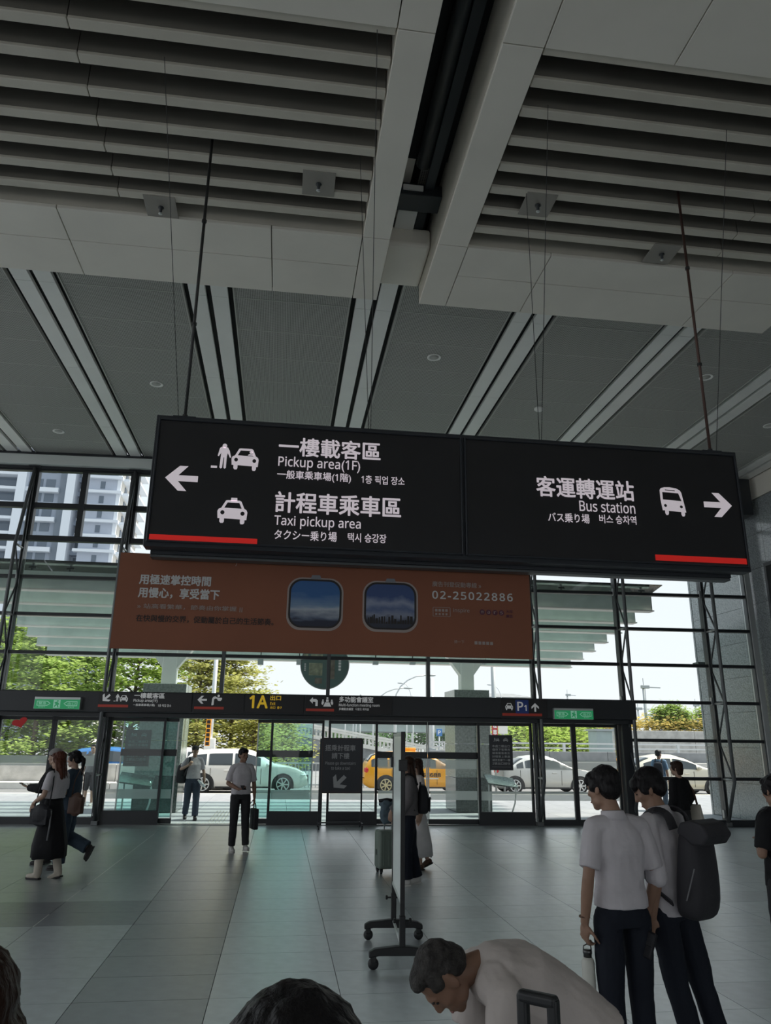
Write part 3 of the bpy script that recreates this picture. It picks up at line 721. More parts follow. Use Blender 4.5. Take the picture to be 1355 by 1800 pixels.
mat('exit_green', (.015, .20, .075), .4, emit=((.02, .26, .10), .35)); mat('exit_mark', (.30, .62, .46), .5, emit=((.35, .65, .5), .18))
for x0, y0, x1, y1, lab in ((60, 1225, 141, 1246.5, 'green emergency exit box over the tall side windows by the pickup sign'), (974, 1245, 1043, 1264.5, 'green emergency exit box beside the parking sign')):
    xm, ym = (x0+x1)/2, (y0+y1)/2
    a, b = onf(x0, ym, -.78)[0], onf(x1, ym, -.78)[0]; zt, zb = onf(xm, y0, -.78)[1], onf(xm, y1, -.78)[1]; hh = zt-zb; ww = b-a
    r = thing('exit_sign', lab, 'exit sign', F0, -AF)
    MB().box(a, b, -.78, -.66, zb, zt).build('casing', 'steel_light', r, bev=.006)
    MB().box(a+.008, b-.008, -.786, -.779, zb+.005, zt-hh*.2).build('face', 'exit_green', r)
    y = -.788
    def P(polys, name, mt, yy=y):
        m = shape_mesh([[(a+x*ww, zb+z*hh) for x, z in q] for q in polys])
        for v in m.vertices: v.co = (v.co.x, yy, v.co.y)
        return obj(name, m, mt, r)
    arrow = [(.06, .26), (.06, .66), (.29, .66), (.36, .46), (.29, .26)]; inn = [(.075, .32), (.075, .60), (.28, .60), (.34, .46), (.28, .32)]
    P([arrow, inn], 'arrow', 'exit_mark'); P([[(1-x, z) for x, z in arrow], [(1-x, z) for x, z in inn]], 'arrow', 'exit_mark')
    P([[(.42, .10), (.42, .76), (.57, .76), (.57, .10)]], 'pictogram_field', 'exit_mark')
    P([circ(.51, .66, .022, 10, .06)], 'running_figure', 'exit_green', y-.002)
    P([[(.46, .58), (.50, .60), (.535, .50), (.55, .36), (.52, .36), (.545, .14), (.52, .14), (.495, .34), (.455, .18), (.435, .22), (.475, .42), (.45, .46), (.445, .56)]], 'running_figure', 'exit_green', y-.002)
    text('緊急', a+.10*ww, a+.27*ww, zb+.47*hh, .22*hh, y-.001, r, 'exit_mark', .01); text('出口', a+.73*ww, a+.90*ww, zb+.47*hh, .22*hh, y-.001, r, 'exit_mark', .01)
    for q in (.11, .75): text('EXIT', a+q*ww, a+(q+.14)*ww, zb+.17*hh, .10*hh, y-.001, r, 'exit_mark', .01)

# notices fixed to the glass
LINES = ['本處二樓出口', '僅供下客專用', '接客載客者及', '計程車上車處', '請改至樓下一樓', '2號出口前往']
for (x0, y0, x1, y1), off, lab, ls in (((219, 1283, 264, 1347), .14, 'dark grey notice on the sliding door glass behind the middle rail', (0, 1, 4, 5)), ((860, 1292, 901, 1354), -.03, 'dark grey notice with six lines of text on the fixed glass', range(6))):
    xm, ym = (x0+x1)/2, (y0+y1)/2
    a, b = onf(x0, ym, off)[0], onf(x1, ym, off)[0]; zt, zb = onf(xm, y0, off)[1], onf(xm, y1, off)[1]; hh = zt-zb; ww = b-a
    r = thing('glass_notice', lab, 'notice', F0, -AF)
    MB().box(a, b, off-.006, off+.004, zb, zt).build('sheet', 'sign_frame', r)
    icon('pickup', a+.18*ww, a+.44*ww, zt-.19*hh, zt-.08*hh, off-.008, r, 'print_white'); icon('taxi', a+.60*ww, a+.82*ww, zt-.19*hh, zt-.08*hh, off-.008, r, 'print_white')
    for k in ls: text(LINES[k], a+.12*ww, b-.12*ww, zt-(.32+.098*k)*hh, .07*hh, off-.008, r, 'print_white', .006)
    MB().box(a+.1*ww, b-.1*ww, off-.008, off-.006, zb+.09*hh, zb+.095*hh).build('rule_line', 'print_white', r)

# ================================================================ wheeled notice stand by the doors
YE_ = 17.72
efn = lambda px, py: (at(px, py, YE_).x, at(px, py, YE_).z)
es = thing('notice_stand', 'wheeled stand holding a black taxi notice with a slanting arrow', 'sign stand', (0, YE_, 0))
a, b = efn(564, 1345)[0], efn(636, 1347)[0]; zt, zb = efn(600, 1297)[1], efn(600, 1394.5)[1]
MB().box(a, b, .0, .03, zb, zt).build('panel', 'sign_frame', es, bev=.006)
for x0, x1, z0, z1 in ((a+.02, b-.02, zt-.03, zt-.02), (a+.02, b-.02, zb+.02, zb+.03), (a+.02, a+.03, zb+.02, zt-.02), (b-.03, b-.02, zb+.02, zt-.02)): MB().box(x0, x1, -.004, .001, z0, z1).build('edge_line', 'rod_brown', es)
B = Board(es, efn, -.004)
B.t('搭乘計程車', (571.7, 1314), (625, 1315.5), 11, 'sign_grey', .016); B.t('請下樓', (583, 1328), (614, 1329), 10.5, 'sign_grey', .016); B.t('Please go downstairs', (571.6, 1341.5), (625, 1343), 7, 'sign_grey', .008); B.t('to take a taxi', (582, 1349.5), (615, 1350.5), 6.3, 'sign_grey', .008); B.i('downleft', 585, 1361, 610, 1386, 'sign_grey')
for x in (a-.02, b-.0):
    MB().box(x-.012, x+.022, .012, .046, .10, zt-.02).build('post', 'frame_black', es)
    for dy in (-.0,): MB().bar((x+.005, -.26, .11), (x+.005, .30, .11), .035).build('foot', 'frame_black', es)
    for dy in (-.24, .28):
        MB().lathe([(.012, -.014), (.042, -.014), (.045, 0), (.042, .014), (.012, .014)], 14, Matrix.Translation((x+.005, dy, .045)) @ Matrix.Rotation(pi/2, 4, 'Y')).build('caster', 'frame_black', es, smooth=True)
        MB().bar((x+.005, dy, .05), (x+.005, dy, .11), .02).build('caster_fork', 'steel_light', es)
MB().bar((a, .03, .12), (b, .03, .12), .03).build('crossbar', 'frame_black', es)

# ================================================================ wheeled white board seen from its edge
mat('board_white', (.82, .84, .84), .25, var=(2, .03))
mat('plastic_black', (.012, .013, .015), .45)
bo = thing('rolling_whiteboard', 'white board on a black wheeled frame, seen almost from its edge', 'whiteboard', (1.15, 7.2, 0), radians(-4))
MB().box(-.012, .012, .03, .98, .52, 1.93).build('board', 'board_white', bo)
for z in (.50, 1.93): MB().box(-.017, .017, .02, .99, z, z+.03).build('board_edge', 'steel_light', bo, bev=.003)
for y in (0, 1.0):
    MB().box(-.02, .02, y-.02, y+.02, .16, 1.97).build('post', 'plastic_black', bo, bev=.004)
    MB().box(-.026, .026, y-.028, y+.028, .15, .42).build('sleeve', 'plastic_black', bo, bev=.005)
    MB().tube([(-.07, y, .38), (.07, y, .38)], .008, 8).build('clamp_screw', 'plastic_black', bo)
    for s in (-1, 1): MB().lathe([(.018, -.01), (.022, 0), (.018, .01)], 10, Matrix.Translation((s*.07, y, .38)) @ Matrix.Rotation(pi/2, 4, 'Y')).build('clamp_knob', 'plastic_black', bo)
    MB().box(-.04, .04, y-.03, y+.03, 1.62, 1.72).build('hinge_block', 'plastic_black', bo, bev=.006)
    foot = [(-.29, .095), (-.29, .14), (-.24, .165), (-.05, .185), (.05, .185), (.24, .165), (.29, .14), (.29, .095), (.2, .11), (-.2, .11)]
    MB().prism(foot, y-.035, y+.035).build('foot', 'plastic_black', bo, bev=.01)
    for s in (-1, 1):
        MB().lathe([(.01, -.016), (.042, -.018), (.047, -.006), (.047, .006), (.042, .018), (.01, .016)], 16, Matrix.Translation((s*.25, y, .047)) @ Matrix.Rotation(pi/2, 4, 'X')).build('caster', 'plastic_black', bo, smooth=True)
        MB().box(s*.25-.025, s*.25+.025, y-.028, y+.028, .055, .11).build('caster_fork', 'plastic_black', bo, bev=.008)
MB().tube([(0, 0, .17), (0, 1.0, .17)], .014, 10).build('stretcher', 'steel_light', bo, smooth=True)
# ================================================================ forecourt and street
gr = empty('floor_outside', kind='structure'); gr.name = 'floor_forecourt'
MB().box(-60, 60, 18.9, 28.6, -.4, -.035).build('paving_bed', 'grout', gr)
pv = [MB().box(.004, 1.196, .004, 1.196, -.035, -.01).mesh('paving_slab') for _ in range(2)]
rest = MB()
for i in range(-14, 15):
    for j in range(8):
        x, y = i*1.2+.3, 18.95+j*1.2
        if -9 <= i <= 14:
            k = (i*7+j*3) % 5 == 0
            o = obj('paving_slab', pv[k], 'paving_b' if k else 'paving', gr); o.location = (x, y, 0)
        else: rest.box(x+.004, x+1.196, y+.004, y+1.196, -.035, -.01)
rest.build('further_paving_slabs', 'paving', gr, kind='stuff')
# tactile paving through the doorway
mat('tactile', (.40, .40, .38), .7)
tp = MB()
for i in range(20):
    for j in range(5): tp.lathe([(.018, 0), (.016, .006), (.008, .009)], 6, c=(-2.25+i*.085, 18.78+j*.06, -.01))
for i in range(5):
    for j in range(34): tp.lathe([(.018, 0), (.016, .006), (.008, .009)], 6, c=(-1.55+i*.085, 19.2+j*.085, -.01))
tp.build('tactile_studs', 'tactile', gr, kind='stuff')
MB().box(-60, 60, 28.6, 28.85, -.3, -.005).build('kerb_stone', 'kerb', gr, bev=.02)
rd = empty('floor_road', kind='structure')
MB().box(-80, 90, 28.85, 36, -.4, -.13).build('carriageway', 'asphalt', rd)
MB().box(-60, 70, 28.95, 29.10, -.13, -.126).build('edge_line', 'kerb_yellow', rd)
MB().box(-200, 220, 36, 400, -.6, -.14).build('far_ground', 'concrete_dark', rd)

def conc_wall(name, x0, x1, y, z0, z1, m, step=None, label=None, dy=.3):
    r = empty(name, kind='structure')
    x = x0
    while x < x1-.01:
        e = min(x+(step or 99), x1)
        MB().box(x+.008, e-.008, y, y+dy, z0, z1).build('wall_block', m, r, bev=.02); x = e
    return r
conc_wall('wall_roadside', -30, -1.6, 33.6, -.14, .80, 'concrete', 2.6)
conc_wall('wall_ledge', -30, -1.6, 32.7, -.14, .12, 'concrete_pale', 2.6, dy=.8)
conc_wall('wall_ramp', 7.2, 40, 36.2, -.14, .95, 'concrete_pale', 4.0)
conc_wall('wall_parapet', 7.2, 40, 37.0, -.14, 1.42, 'concrete_dark', 3.0)
XR = at(1078, 1320, 42).x
conc_wall('wall_retaining', XR, 60, 42.0, -.14, 2.55, 'concrete', 5.0, dy=.5)
mat('galvanised', (.62, .64, .65), .4, metal=.3)
mat('galvanised_dull', (.38, .41, .42), .5, metal=.2)
gd = thing('guard_rail', 'pale metal guard rail running along the dark parapet', 'guard rail', (0, 37.1, 1.42))
for x in range(8, 40, 3): MB().bar((x, 0, 0), (x, 0, .36), .12).build('post', 'galvanised', gd)
for z in (.16, .38): MB().bar((7.2, 0, z), (40, 0, z), .07).build('rail', 'galvanised', gd)
fe = thing('street_fence', 'white railing with upright bars beyond the white minivan', 'railing', (0, 34.4, -.14))
for k in range(60): MB().bar((-1.5+k*.15, 0, .0), (-1.5+k*.15, 0, 1.0), .03).build('bar', 'galvanised', fe)
for z in (.12, 1.0): MB().bar((-1.6, 0, z), (7.5, 0, z), .06).build('rail', 'galvanised', fe)

# ---------------------------------------------------------------- stone columns and glass canopy outside
def column(px0, px1, label):
    t = thing('canopy_column', label, 'column', (px0, 21.5, 0))
    w = px1-px0; d = 1.35
    for k, (z0, z1) in enumerate(((0, .9), (.9, 1.8), (1.8, 2.7), (2.7, 3.3))):
        MB().box(0, w, .0, d, z0+.006, z1-.006).build('stone_block', ('stone_dark', 'stone_mid', 'stone_mid', 'stone_mid')[k] if k else 'stone_dark', t, bev=.008)
    MB().box(w/2-.2, w/2+.2, d/2-.2, d/2+.2, 3.3, 4.75).build('steel_post', 'panel_strip', t, bev=.03)
    for s in (-1, 1):
        MB().add([(w/2+s*.2, d/2-.16, 3.75), (w/2+s*.2, d/2+.16, 3.75), (w/2+s*.85, d/2+.16, 4.62), (w/2+s*.85, d/2-.16, 4.62), (w/2+s*.2, d/2-.16, 4.45), (w/2+s*.2, d/2+.16, 4.45)], [(0,3,4),(1,5,2),(0,1,2,3),(3,2,5,4),(0,4,5,1)]).build('bracket', 'panel_strip', t)
column(4.92, 5.95, 'grey stone canopy column standing behind the closed sliding doors')
column(-3.75, -2.60, 'grey stone canopy column beside the open doorway')
mat('canopy_steel', (.46, .52, .50), .5, var=(3, .08)); mat('canopy_lip', (.72, .70, .66), .5)
cp = thing('glass_canopy', 'sloping glass canopy on parallel steel beams over the forecourt', 'canopy', (0, 19.0, 5.35))
k_ = -.158
for n_, y in enumerate((.15, 1.2, 2.2, 3.2, 4.2, 5.2, 6.3)):
    z = k_*y+.02
    MB().box(-7.5, 9.95, y-.05, y+.05, z, z+.46).build('beam_web', 'canopy_steel', cp)
    MB().box(-7.5, 9.95, y-.15, y+.15, z-.03, z).build('beam_flange', 'canopy_lip', cp)
    for x in (-6.3, -5.4, 2.0, 6.6, 7.4, 9.7):
        MB().tube([(x, y, z+.46), (x, y, z+.54)], .03, 8).build('fitting', 'frame_black', cp)
        MB().bar((x-.09, y, z+.545), (x+.09, y, z+.545), .03).build('spider_arm', 'frame_black', cp)
for n_ in range(9):
    x0 = -7.9+n_*2.0; y0, y1 = -.3, 6.8
    MB().add([(x0+.01, y0, k_*y0+.58), (x0+1.99, y0, k_*y0+.58), (x0+1.99, y1, k_*y1+.58), (x0+.01, y1, k_*y1+.58), (x0+.01, y0, k_*y0+.60), (x0+1.99, y0, k_*y0+.60), (x0+1.99, y1, k_*y1+.60), (x0+.01, y1, k_*y1+.60)], [(3,2,1,0),(4,5,6,7),(0,1,5,4),(1,2,6,5),(2,3,7,6),(3,0,4,7)]).build('glass_sheet', 'canopy_glass', cp)
for px in (458, 526, 660, 725, 848):
    p = at(px, 1163, 24.2); t = empty('canopy_lamp', (p.x, 5.2, p.z-5.35)); t.parent = cp
    MB().box(-.09, .09, -.09, .09, -.1, .1).build('housing', 'galvanised_dull', t, bev=.01); MB().bar((0, 0, .1), (0, 0, max(.2, 5.35+k_*5.2-p.z)), .03).build('stem', 'frame_black', t)
# round sign hanging behind the glass
mat('disc_green', (.22, .33, .31), .35); mat('disc_pane', (.55, .58, .42), .5, var=(9, .35)); mat('disc_pane_b', (.36, .31, .26), .5, var=(9, .3))
dc = at(571, 1168, 19.2); R_ = .61
ds = thing('round_sign', 'round dark green plate with pale picture panes hanging behind the glass', 'sign', (dc.x, 19.2, dc.z))
MB().lathe([(R_, -.015), (R_, .015)], 48, Matrix.Rotation(pi/2, 4, 'X')).build('disc', 'disc_green', ds)
nn = 48; MB().loft([[(r*cos(2*pi*a/nn), y, r*sin(2*pi*a/nn)) for a in range(nn)] for r, y in ((R_-.012, -.03), (R_+.012, -.03), (R_+.012, .02), (R_-.012, .02))], False, closed=True).build('rim', 'steel_light', ds, smooth=True)
for x0, z0, x1, z1, m in ((-.36, .12, -.06, .25, 'disc_pane'), (-.55, .12, -.43, .25, 'disc_pane'), (-.40, -.28, -.06, .03, 'disc_pane'), (-.24, -.48, -.06, -.34, 'disc_pane_b'), (.06, -.36, .25, .15, 'disc_pane_b'), (.30, -.2, .45, .15, 'disc_green'), (.10, .27, .25, .32, 'disc_pane')):
    MB().box(x0, x1, -.028, -.014, z0, z1).build('pane', m, ds)
for k in range(4): MB().box(.345, .405, -.034, -.028, .08-.075*k, .13-.075*k).build('white_mark', 'print_bright', ds)
for k in range(4): MB().box(-.515, -.48, -.034, -.014, -.02-.05*k, .01-.05*k).build('white_mark', 'print_bright', ds)
for s in (-.3, .3): MB().bar((s, -.05, R_*.85), (s, -.05, 5.30-dc.z), .02).build('hanger', 'frame_black', ds)

# slanting information desks on curved legs
for px, lab in ((238, 'slanting information board on a curved pale leg behind the door glass by the notice'), (880, 'slanting information board on a curved pale leg in front of the silver saloon')):
    p = at(px, 1383, 20.6)
    t = thing('information_desk', lab, 'information board', (p.x, 20.6, 0))
    Rm = Matrix.Translation((0, 0, .86)) @ Matrix.Rotation(radians(22), 4, 'X') @ Matrix.Rotation(radians(8), 4, 'Y')
    MB().box(-.42, .42, -.28, .28, -.02, .02, Rm).build('board', 'stone_dark', t, bev=.008)
    MB().tube([(.36, -.1, .82), (.40, -.06, .6), (.38, .0, .3), (.28, .05, .0)], .022, 8).build('leg', 'steel_light', t, smooth=True)
    MB().tube([(-.30, .1, .88), (-.30, .1, .0)], .022, 8).build('leg', 'steel_light', t, smooth=True)

# ---------------------------------------------------------------- street lamps, poles, road signs
def lamp(px, py_top, Y, label, arm=0.0, h_base=0.0, r=.07, kind='curve', double=False, group=None):
    p = at(px, py_top, Y)
    t = thing('street_lamp', label, 'street lamp', (p.x, Y, -.14), group=group); H = p.z+.14
    if kind == 'curve':
        pts = [(0, 0, 0), (0, 0, H*.70)] + [(arm*(1-cos(a*pi/10)), 0, H*.70+H*.29*sin(a*pi/10)) for a in range(1, 6)]
        MB().tube(pts, [r, r*.8]+[r*.6]*5, 8).build('pole', 'galvanised', t, smooth=True)
        e = pts[-1]; s = 1 if arm > 0 else -1
        MB().ell((e[0]+s*.3, 0, e[2]), (.38, .12, .07), 10, 6).build('lamp_head', 'galvanised_dull', t, smooth=True)
    else:
        MB().tube([(0, 0, 0), (0, 0, H)], [r, r*.7], 8).build('pole', 'galvanised_dull', t, smooth=True)
        MB().box(-.15, .35, -.12, .12, H-.08, H+.12).build('lamp_head', 'galvanised_dull', t, bev=.02)
        MB().bar((.3, 0, H), (arm, 0, H-.02), .06).build('arm', 'galvanised_dull', t)
        MB().bar((0, 0, H+.1), (0, 0, H+.55), .03).build('spike', 'galvanised_dull', t)
lamp(694, 1184, 48, 'curved street lamp standing between the round sign and the stone column', 2.0)
lamp(657, 1207, 55, 'lower curved street lamp behind the multi-function sign', 2.2)
lamp(724, 1200, 85, 'thin distant street lamp above the header', -1.0)
lamp(882, 1203, 90, 'thin distant street lamp above the parking sign', -1.2)
lamp(1131, 1208, 45, 'tall square headed lamp post above the planted bank', 1.1, kind='sq', r=.13)
lamp(1121, 1246, 60, 'slim lamp post close to the tall square headed one', 1.0, kind='sq', r=.10)
lamp(1148, 1257, 70, 'short lamp post over the dry shrubs', -.8, kind='sq', r=.10)
lamp(1222, 1240, 62, 'lamp post rising by the stone wall edge', .2, kind='sq', r=.11)
lamp(1230, 1253, 70, 'small lamp post next to the stone wall edge', -1.0, kind='sq', r=.10)
lamp(997, 1222, 75, 'distant lamp post over the green exit box by the parking sign', .9, kind='sq', r=.10)
lamp(475, 1268, 46, 'curved street lamp under the overpass beyond the open doorway', 2.4)
lamp(500, 1285, 52, 'short curved street lamp beneath the overpass', 2.0)
def flag_pole(px, py, Y, r=.06):
    p = at(px, py, Y); t = thing('pole', 'slender pale pole beyond the elevated road', 'pole', (p.x, Y, -.14), group='slender pale poles beyond the road')
    MB().tube([(0, 0, 0), (0, 0, p.z+.14)], [r, r*.6], 8).build('shaft', 'galvanised', t, smooth=True); MB().ell((0, 0, p.z+.14), r*1.2, 8, 6).build('cap', 'galvanised_dull', t)
for px, py in ((608, 1225), (622, 1225), (627, 1225), (634, 1222), (696, 1225), (715, 1225), (726, 1225)): flag_pole(px, py, 58)
p = at(866, 1160, 46); t = thing('mast', 'thick grey mast rising over the parking sign', 'mast', (p.x, 46, -.14)); MB().tube([(0, 0, 0), (0, 0, p.z+.14)], .14, 10).build('shaft', 'galvanised_dull', t, smooth=True); MB().box(-.2, .2, -.2, .2, 0, .3).build('base', 'galvanised_dull', t)
p = at(758, 1262, 40); t = thing('pole', 'stout pale utility pole beside the blue parking board', 'pole', (p.x, 40, -.14)); MB().tube([(0, 0, 0), (0, 0, 5.2)], .16, 12).build('shaft', 'galvanised', t, smooth=True); MB().box(-.2, .2, -.2, .2, .9, 1.6).build('meter_box', 'galvanised_dull', t)
mat('board_blue', (.05, .22, .55), .5); mat('board_red', (.50, .02, .03), .5); mat('board_orange', (.90, .36, .02), .5, emit=((.9, .36, .02), .05))
def boardsign(name, px0, py0, px1, py1, Y, m, label, body=None, vertical=False, ink='print_bright', cat='road sign'):
    a = at(px0, (py0+py1)/2, Y).x; b = at(px1, (py0+py1)/2, Y).x; zt = at((px0+px1)/2, py0, Y).z; zb = at((px0+px1)/2, py1, Y).z
    t = thing(name, label, cat, ((a+b)/2, Y, -.14)); w = (b-a)/2; zt += .14; zb += .14
    MB().box(-w, w, -.02, .02, zb, zt).build('board', m, t, bev=.01); MB().tube([(0, .05, 0), (0, .05, zt-.05)], .045, 8).build('post', 'galvanised_dull', t, smooth=True)
    if body:
        if vertical:
            n = len(body); h = (zt-zb)/n
            for k, ch in enumerate(body): text(ch, -w*.7, w*.7, zt-h*(k+.5), h*.78, -.024, t, ink, .03)
        else: text(body, -w*.5, w*.5, (zt+zb)/2, (zt-zb)*.55, -.024, t, ink, .03)
boardsign('road_sign', 767, 1281, 777, 1294, 39, 'board_blue', 'small blue square road sign on a pole beyond the ramp', 'P')
boardsign('road_sign', 864, 1235, 874, 1293, 30.0, 'board_red', 'narrow red board with white characters forbidding taxis', '禁止計程車', True)
boardsign('road_sign', 853, 1264, 862, 1290, 30.2, 'panel_strip', 'narrow white notice board beside the red taxi board')
boardsign('road_sign', 876, 1272, 892, 1290, 30.4, 'panel_strip', 'wider white notice board beyond the red taxi board')
boardsign('pole_banner', 362, 1250, 370.5, 1311, 32.3, 'board_orange', 'tall narrow orange banner on a pale pole among the trees', '▪▪▪▪▪▪▪▪', True, 'banner_ink', 'banner')
p = at(373, 1250, 32.4); t = thing('pole', 'pale pole carrying the orange banner, white box at its middle', 'pole', (p.x, 32.45, -.14)); MB().tube([(0, 0, 0), (0, 0, 6.2)], .09, 10).build('shaft', 'galvanised', t, smooth=True); MB().box(-.22, .22, -.16, .12, 1.2, 2.0).build('box', 'panel_strip', t, bev=.02)
mat('cone_orange', (.85, .18, .04), .5)
for px, py, Y in ((991, 1361, 34.5), (1062, 1361, 34.5), (1240, 1366, 34.0)):
    p = at(px, py, Y); t = thing('traffic_cone', 'orange traffic cone standing at the far side of the road', 'traffic cone', (p.x, Y, -.13), group='orange cones along the far kerb')
    MB().box(-.19, .19, -.19, .19, 0, .03).build('base', 'cone_orange', t); MB().lathe([(.15, .03), (.10, .3)], 14).build('body', 'cone_orange', t, smooth=True); MB().lathe([(.10, .3), (.075, .45)], 14).build('stripe', 'print_bright', t, smooth=True); MB().lathe([(.075, .45), (.03, .72)], 14).build('tip', 'cone_orange', t, smooth=True)

# ---------------------------------------------------------------- elevated roads
mat('bridge_green', (.36, .43, .42), .7, var=(1.5, .1))
ov = thing('overpass', 'long grey green elevated road on a pier beyond the doors', 'overpass', (0, 62, -.14))
z0 = at(560, 1285, 62).z+.14; xa, xb = at(445, 1280, 62).x, at(655, 1280, 62).x
MB().box(xa-6, xb+22, 0, 8, z0, z0+1.1).build('deck', 'bridge_green', ov, bev=.05)
MB().box(xa-6, xb+22, -.5, 0, z0+.9, z0+1.7).build('parapet', 'bridge_green', ov, bev=.03)
for x in (at(552, 1300, 62).x, at(552, 1300, 62).x+22): MB().box(x-1.0, x+1.0, 1, 6, 0, z0).build('pier', 'bridge_green', ov, bev=.1)
rm = thing('ramp_bridge', 'sloping ramp bridge with white concrete balusters', 'ramp', (0, 52, -.14))
A = at(600, 1298, 52); Bp = at(850, 1345, 52)
xa, za, xb, zb = A.x, A.z+.14, Bp.x, Bp.z+.14
sl = lambda x: za+(zb-za)*(x-xa)/(xb-xa)
def slope_box(x0, x1, y0, y1, h0, h1, nme, m): MB().add([(x0,y0,sl(x0)+h0),(x1,y0,sl(x1)+h0),(x1,y1,sl(x1)+h0),(x0,y1,sl(x0)+h0),(x0,y0,sl(x0)+h1),(x1,y0,sl(x1)+h1),(x1,y1,sl(x1)+h1),(x0,y1,sl(x0)+h1)], [(3,2,1,0),(4,5,6,7),(0,1,5,4),(1,2,6,5),(2,3,7,6),(3,0,4,7)]).build(nme, m, rm)
slope_box(xa-6, xb+1, 0, 5, -1.0, -.35, 'deck', 'concrete_dark'); slope_box(xa-6, xb+1, -.15, .15, -.35, -.10, 'kerb_beam', 'concrete_pale'); slope_box(xa-6, xb+1, -.15, .15, .28, .42, 'handrail', 'concrete_pale')
slope_box(xa-6, xb+1, 4.8, 5.1, .55, .70, 'handrail', 'concrete_pale')
nb = 64
for k in range(nb):
    x = xa-5.8+(xb-xa+6.5)*k/nb; MB().box(x, x+.12, -.08, .08, sl(x)-.12, sl(x)+.30).build('baluster', 'concrete_pale', rm)
slope_box(xa-6, xb+1, .5, 4.5, -3.2, -1.0, 'side_wall', 'concrete_dark')
# pale shelter roofs by the car park
mat('shelter_roof', (.78, .76, .68), .6)
for (px0, px1, py, Y, lab) in ((950, 1010, 1283, 55, 'pale flat shelter roof in the distant car park'), (1000, 1055, 1290, 50, 'second pale shelter roof nearer the side lights')):
    a, b = at(px0, py, Y), at(px1, py, Y); t = thing('shelter', lab, 'shelter', ((a.x+b.x)/2, Y, -.14)); w = (b.x-a.x)/2; z = a.z+.14
    MB().add([(-w, -1.5, z+.25), (w, -1.5, z-.15), (w, 1.5, z-.15), (-w, 1.5, z+.25), (-w, -1.5, z+.37), (w, -1.5, z-.03), (w, 1.5, z-.03), (-w, 1.5, z+.37)], [(3,2,1,0),(4,5,6,7),(0,1,5,4),(1,2,6,5),(2,3,7,6),(3,0,4,7)]).build('roof', 'shelter_roof', t)
    for x in (-w*.7, w*.7): MB().bar((x, 0, 0), (x, 0, z), .18).build('post', 'shelter_roof', t)
p = at(1062, 1285, 40); t = thing('kiosk', 'grey green box kiosk beside the retaining wall', 'kiosk', (p.x, 40, -.14)); MB().box(-.45, .45, 0, 1.2, 0, 2.6).build('body', 'bridge_green', t, bev=.03); MB().box(-.52, .52, -.1, 1.3, 2.6, 2.72).build('roof', 'galvanised_dull', t)
p = at(882, 1210, 95); t = thing('distant_hall', 'long low grey hall on the horizon above the parking sign', 'building', (p.x, 95, -.14))
zz = at(885, 1226, 95).z+.14; MB().box(-3.2, 3.2, 0, 12, 0, zz).build('walls', 'galvanised_dull', t); MB().add([(-4, -1, zz), (4, -1, zz), (4, 13, zz), (-4, 13, zz), (-1.5, 2, zz+.6), (2, 2, zz+.6), (2, 10, zz+.6), (-1.5, 10, zz+.6)], [(3,2,1,0),(4,5,6,7),(0,1,5,4),(1,2,6,5),(2,3,7,6),(3,0,4,7)]).build('roof', 'concrete_dark', t)

# ---------------------------------------------------------------- trees and shrubs
def leaf(name, col, a=.4):
    m = bpy.data.materials.new(name); m.use_nodes = True; n = m.node_tree; n.nodes.clear()
    o = n.nodes.new('ShaderNodeOutputMaterial'); d = n.nodes.new('ShaderNodeBsdfDiffuse'); l = n.nodes.new('ShaderNodeBsdfTranslucent'); mx = n.nodes.new('ShaderNodeMixShader'); mx.inputs[0].default_value = .45
    t = n.nodes.new('ShaderNodeTexCoord'); no = n.nodes.new('ShaderNodeTexNoise'); no.inputs['Scale'].default_value = 1.3; no.inputs['Detail'].default_value = 6; n.links.new(t.outputs['Object'], no.inputs['Vector'])
    r = n.nodes.new('ShaderNodeValToRGB'); r.color_ramp.elements[0].position = .3; r.color_ramp.elements[1].position = .7
    r.color_ramp.elements[0].color = (*[c*(1-a) for c in col], 1); r.color_ramp.elements[1].color = (*[min(1, c*(1+a)) for c in col], 1)
    n.links.new(no.outputs['Fac'], r.inputs[0]); n.links.new(r.outputs[0], d.inputs[0]); n.links.new(r.outputs[0], l.inputs[0])
    n.links.new(d.outputs[0], mx.inputs[1]); n.links.new(l.outputs[0], mx.inputs[2]); n.links.new(mx.outputs[0], o.inputs[0]); MATS[name] = m
leaf('leaf_green', (.36, .48, .14)); leaf('leaf_gold', (.46, .46, .16)); leaf('leaf_dark', (.13, .25, .09)); leaf('leaf_dry', (.55, .45, .16)); leaf('leaf_lime', (.40, .52, .13))
mat('bark', (.16, .12, .09), .85, var=(8, .3), bump=(20, .5))
def leaf_quad(mb, p, s, rnd):
    a = rnd.uniform(0, 2*pi); ti = rnd.uniform(-.9, .9); u = Vector((cos(a), sin(a), rnd.uniform(-.3, .3)))*s; v = Vector((-sin(a)*cos(ti), cos(a)*cos(ti), sin(ti)))*s*.5
    mb.v += [tuple(p-u), tuple(p+v), tuple(p+u), tuple(p-v)]; o = len(mb.v); mb.f.append((o-4, o-3, o-2, o-1))
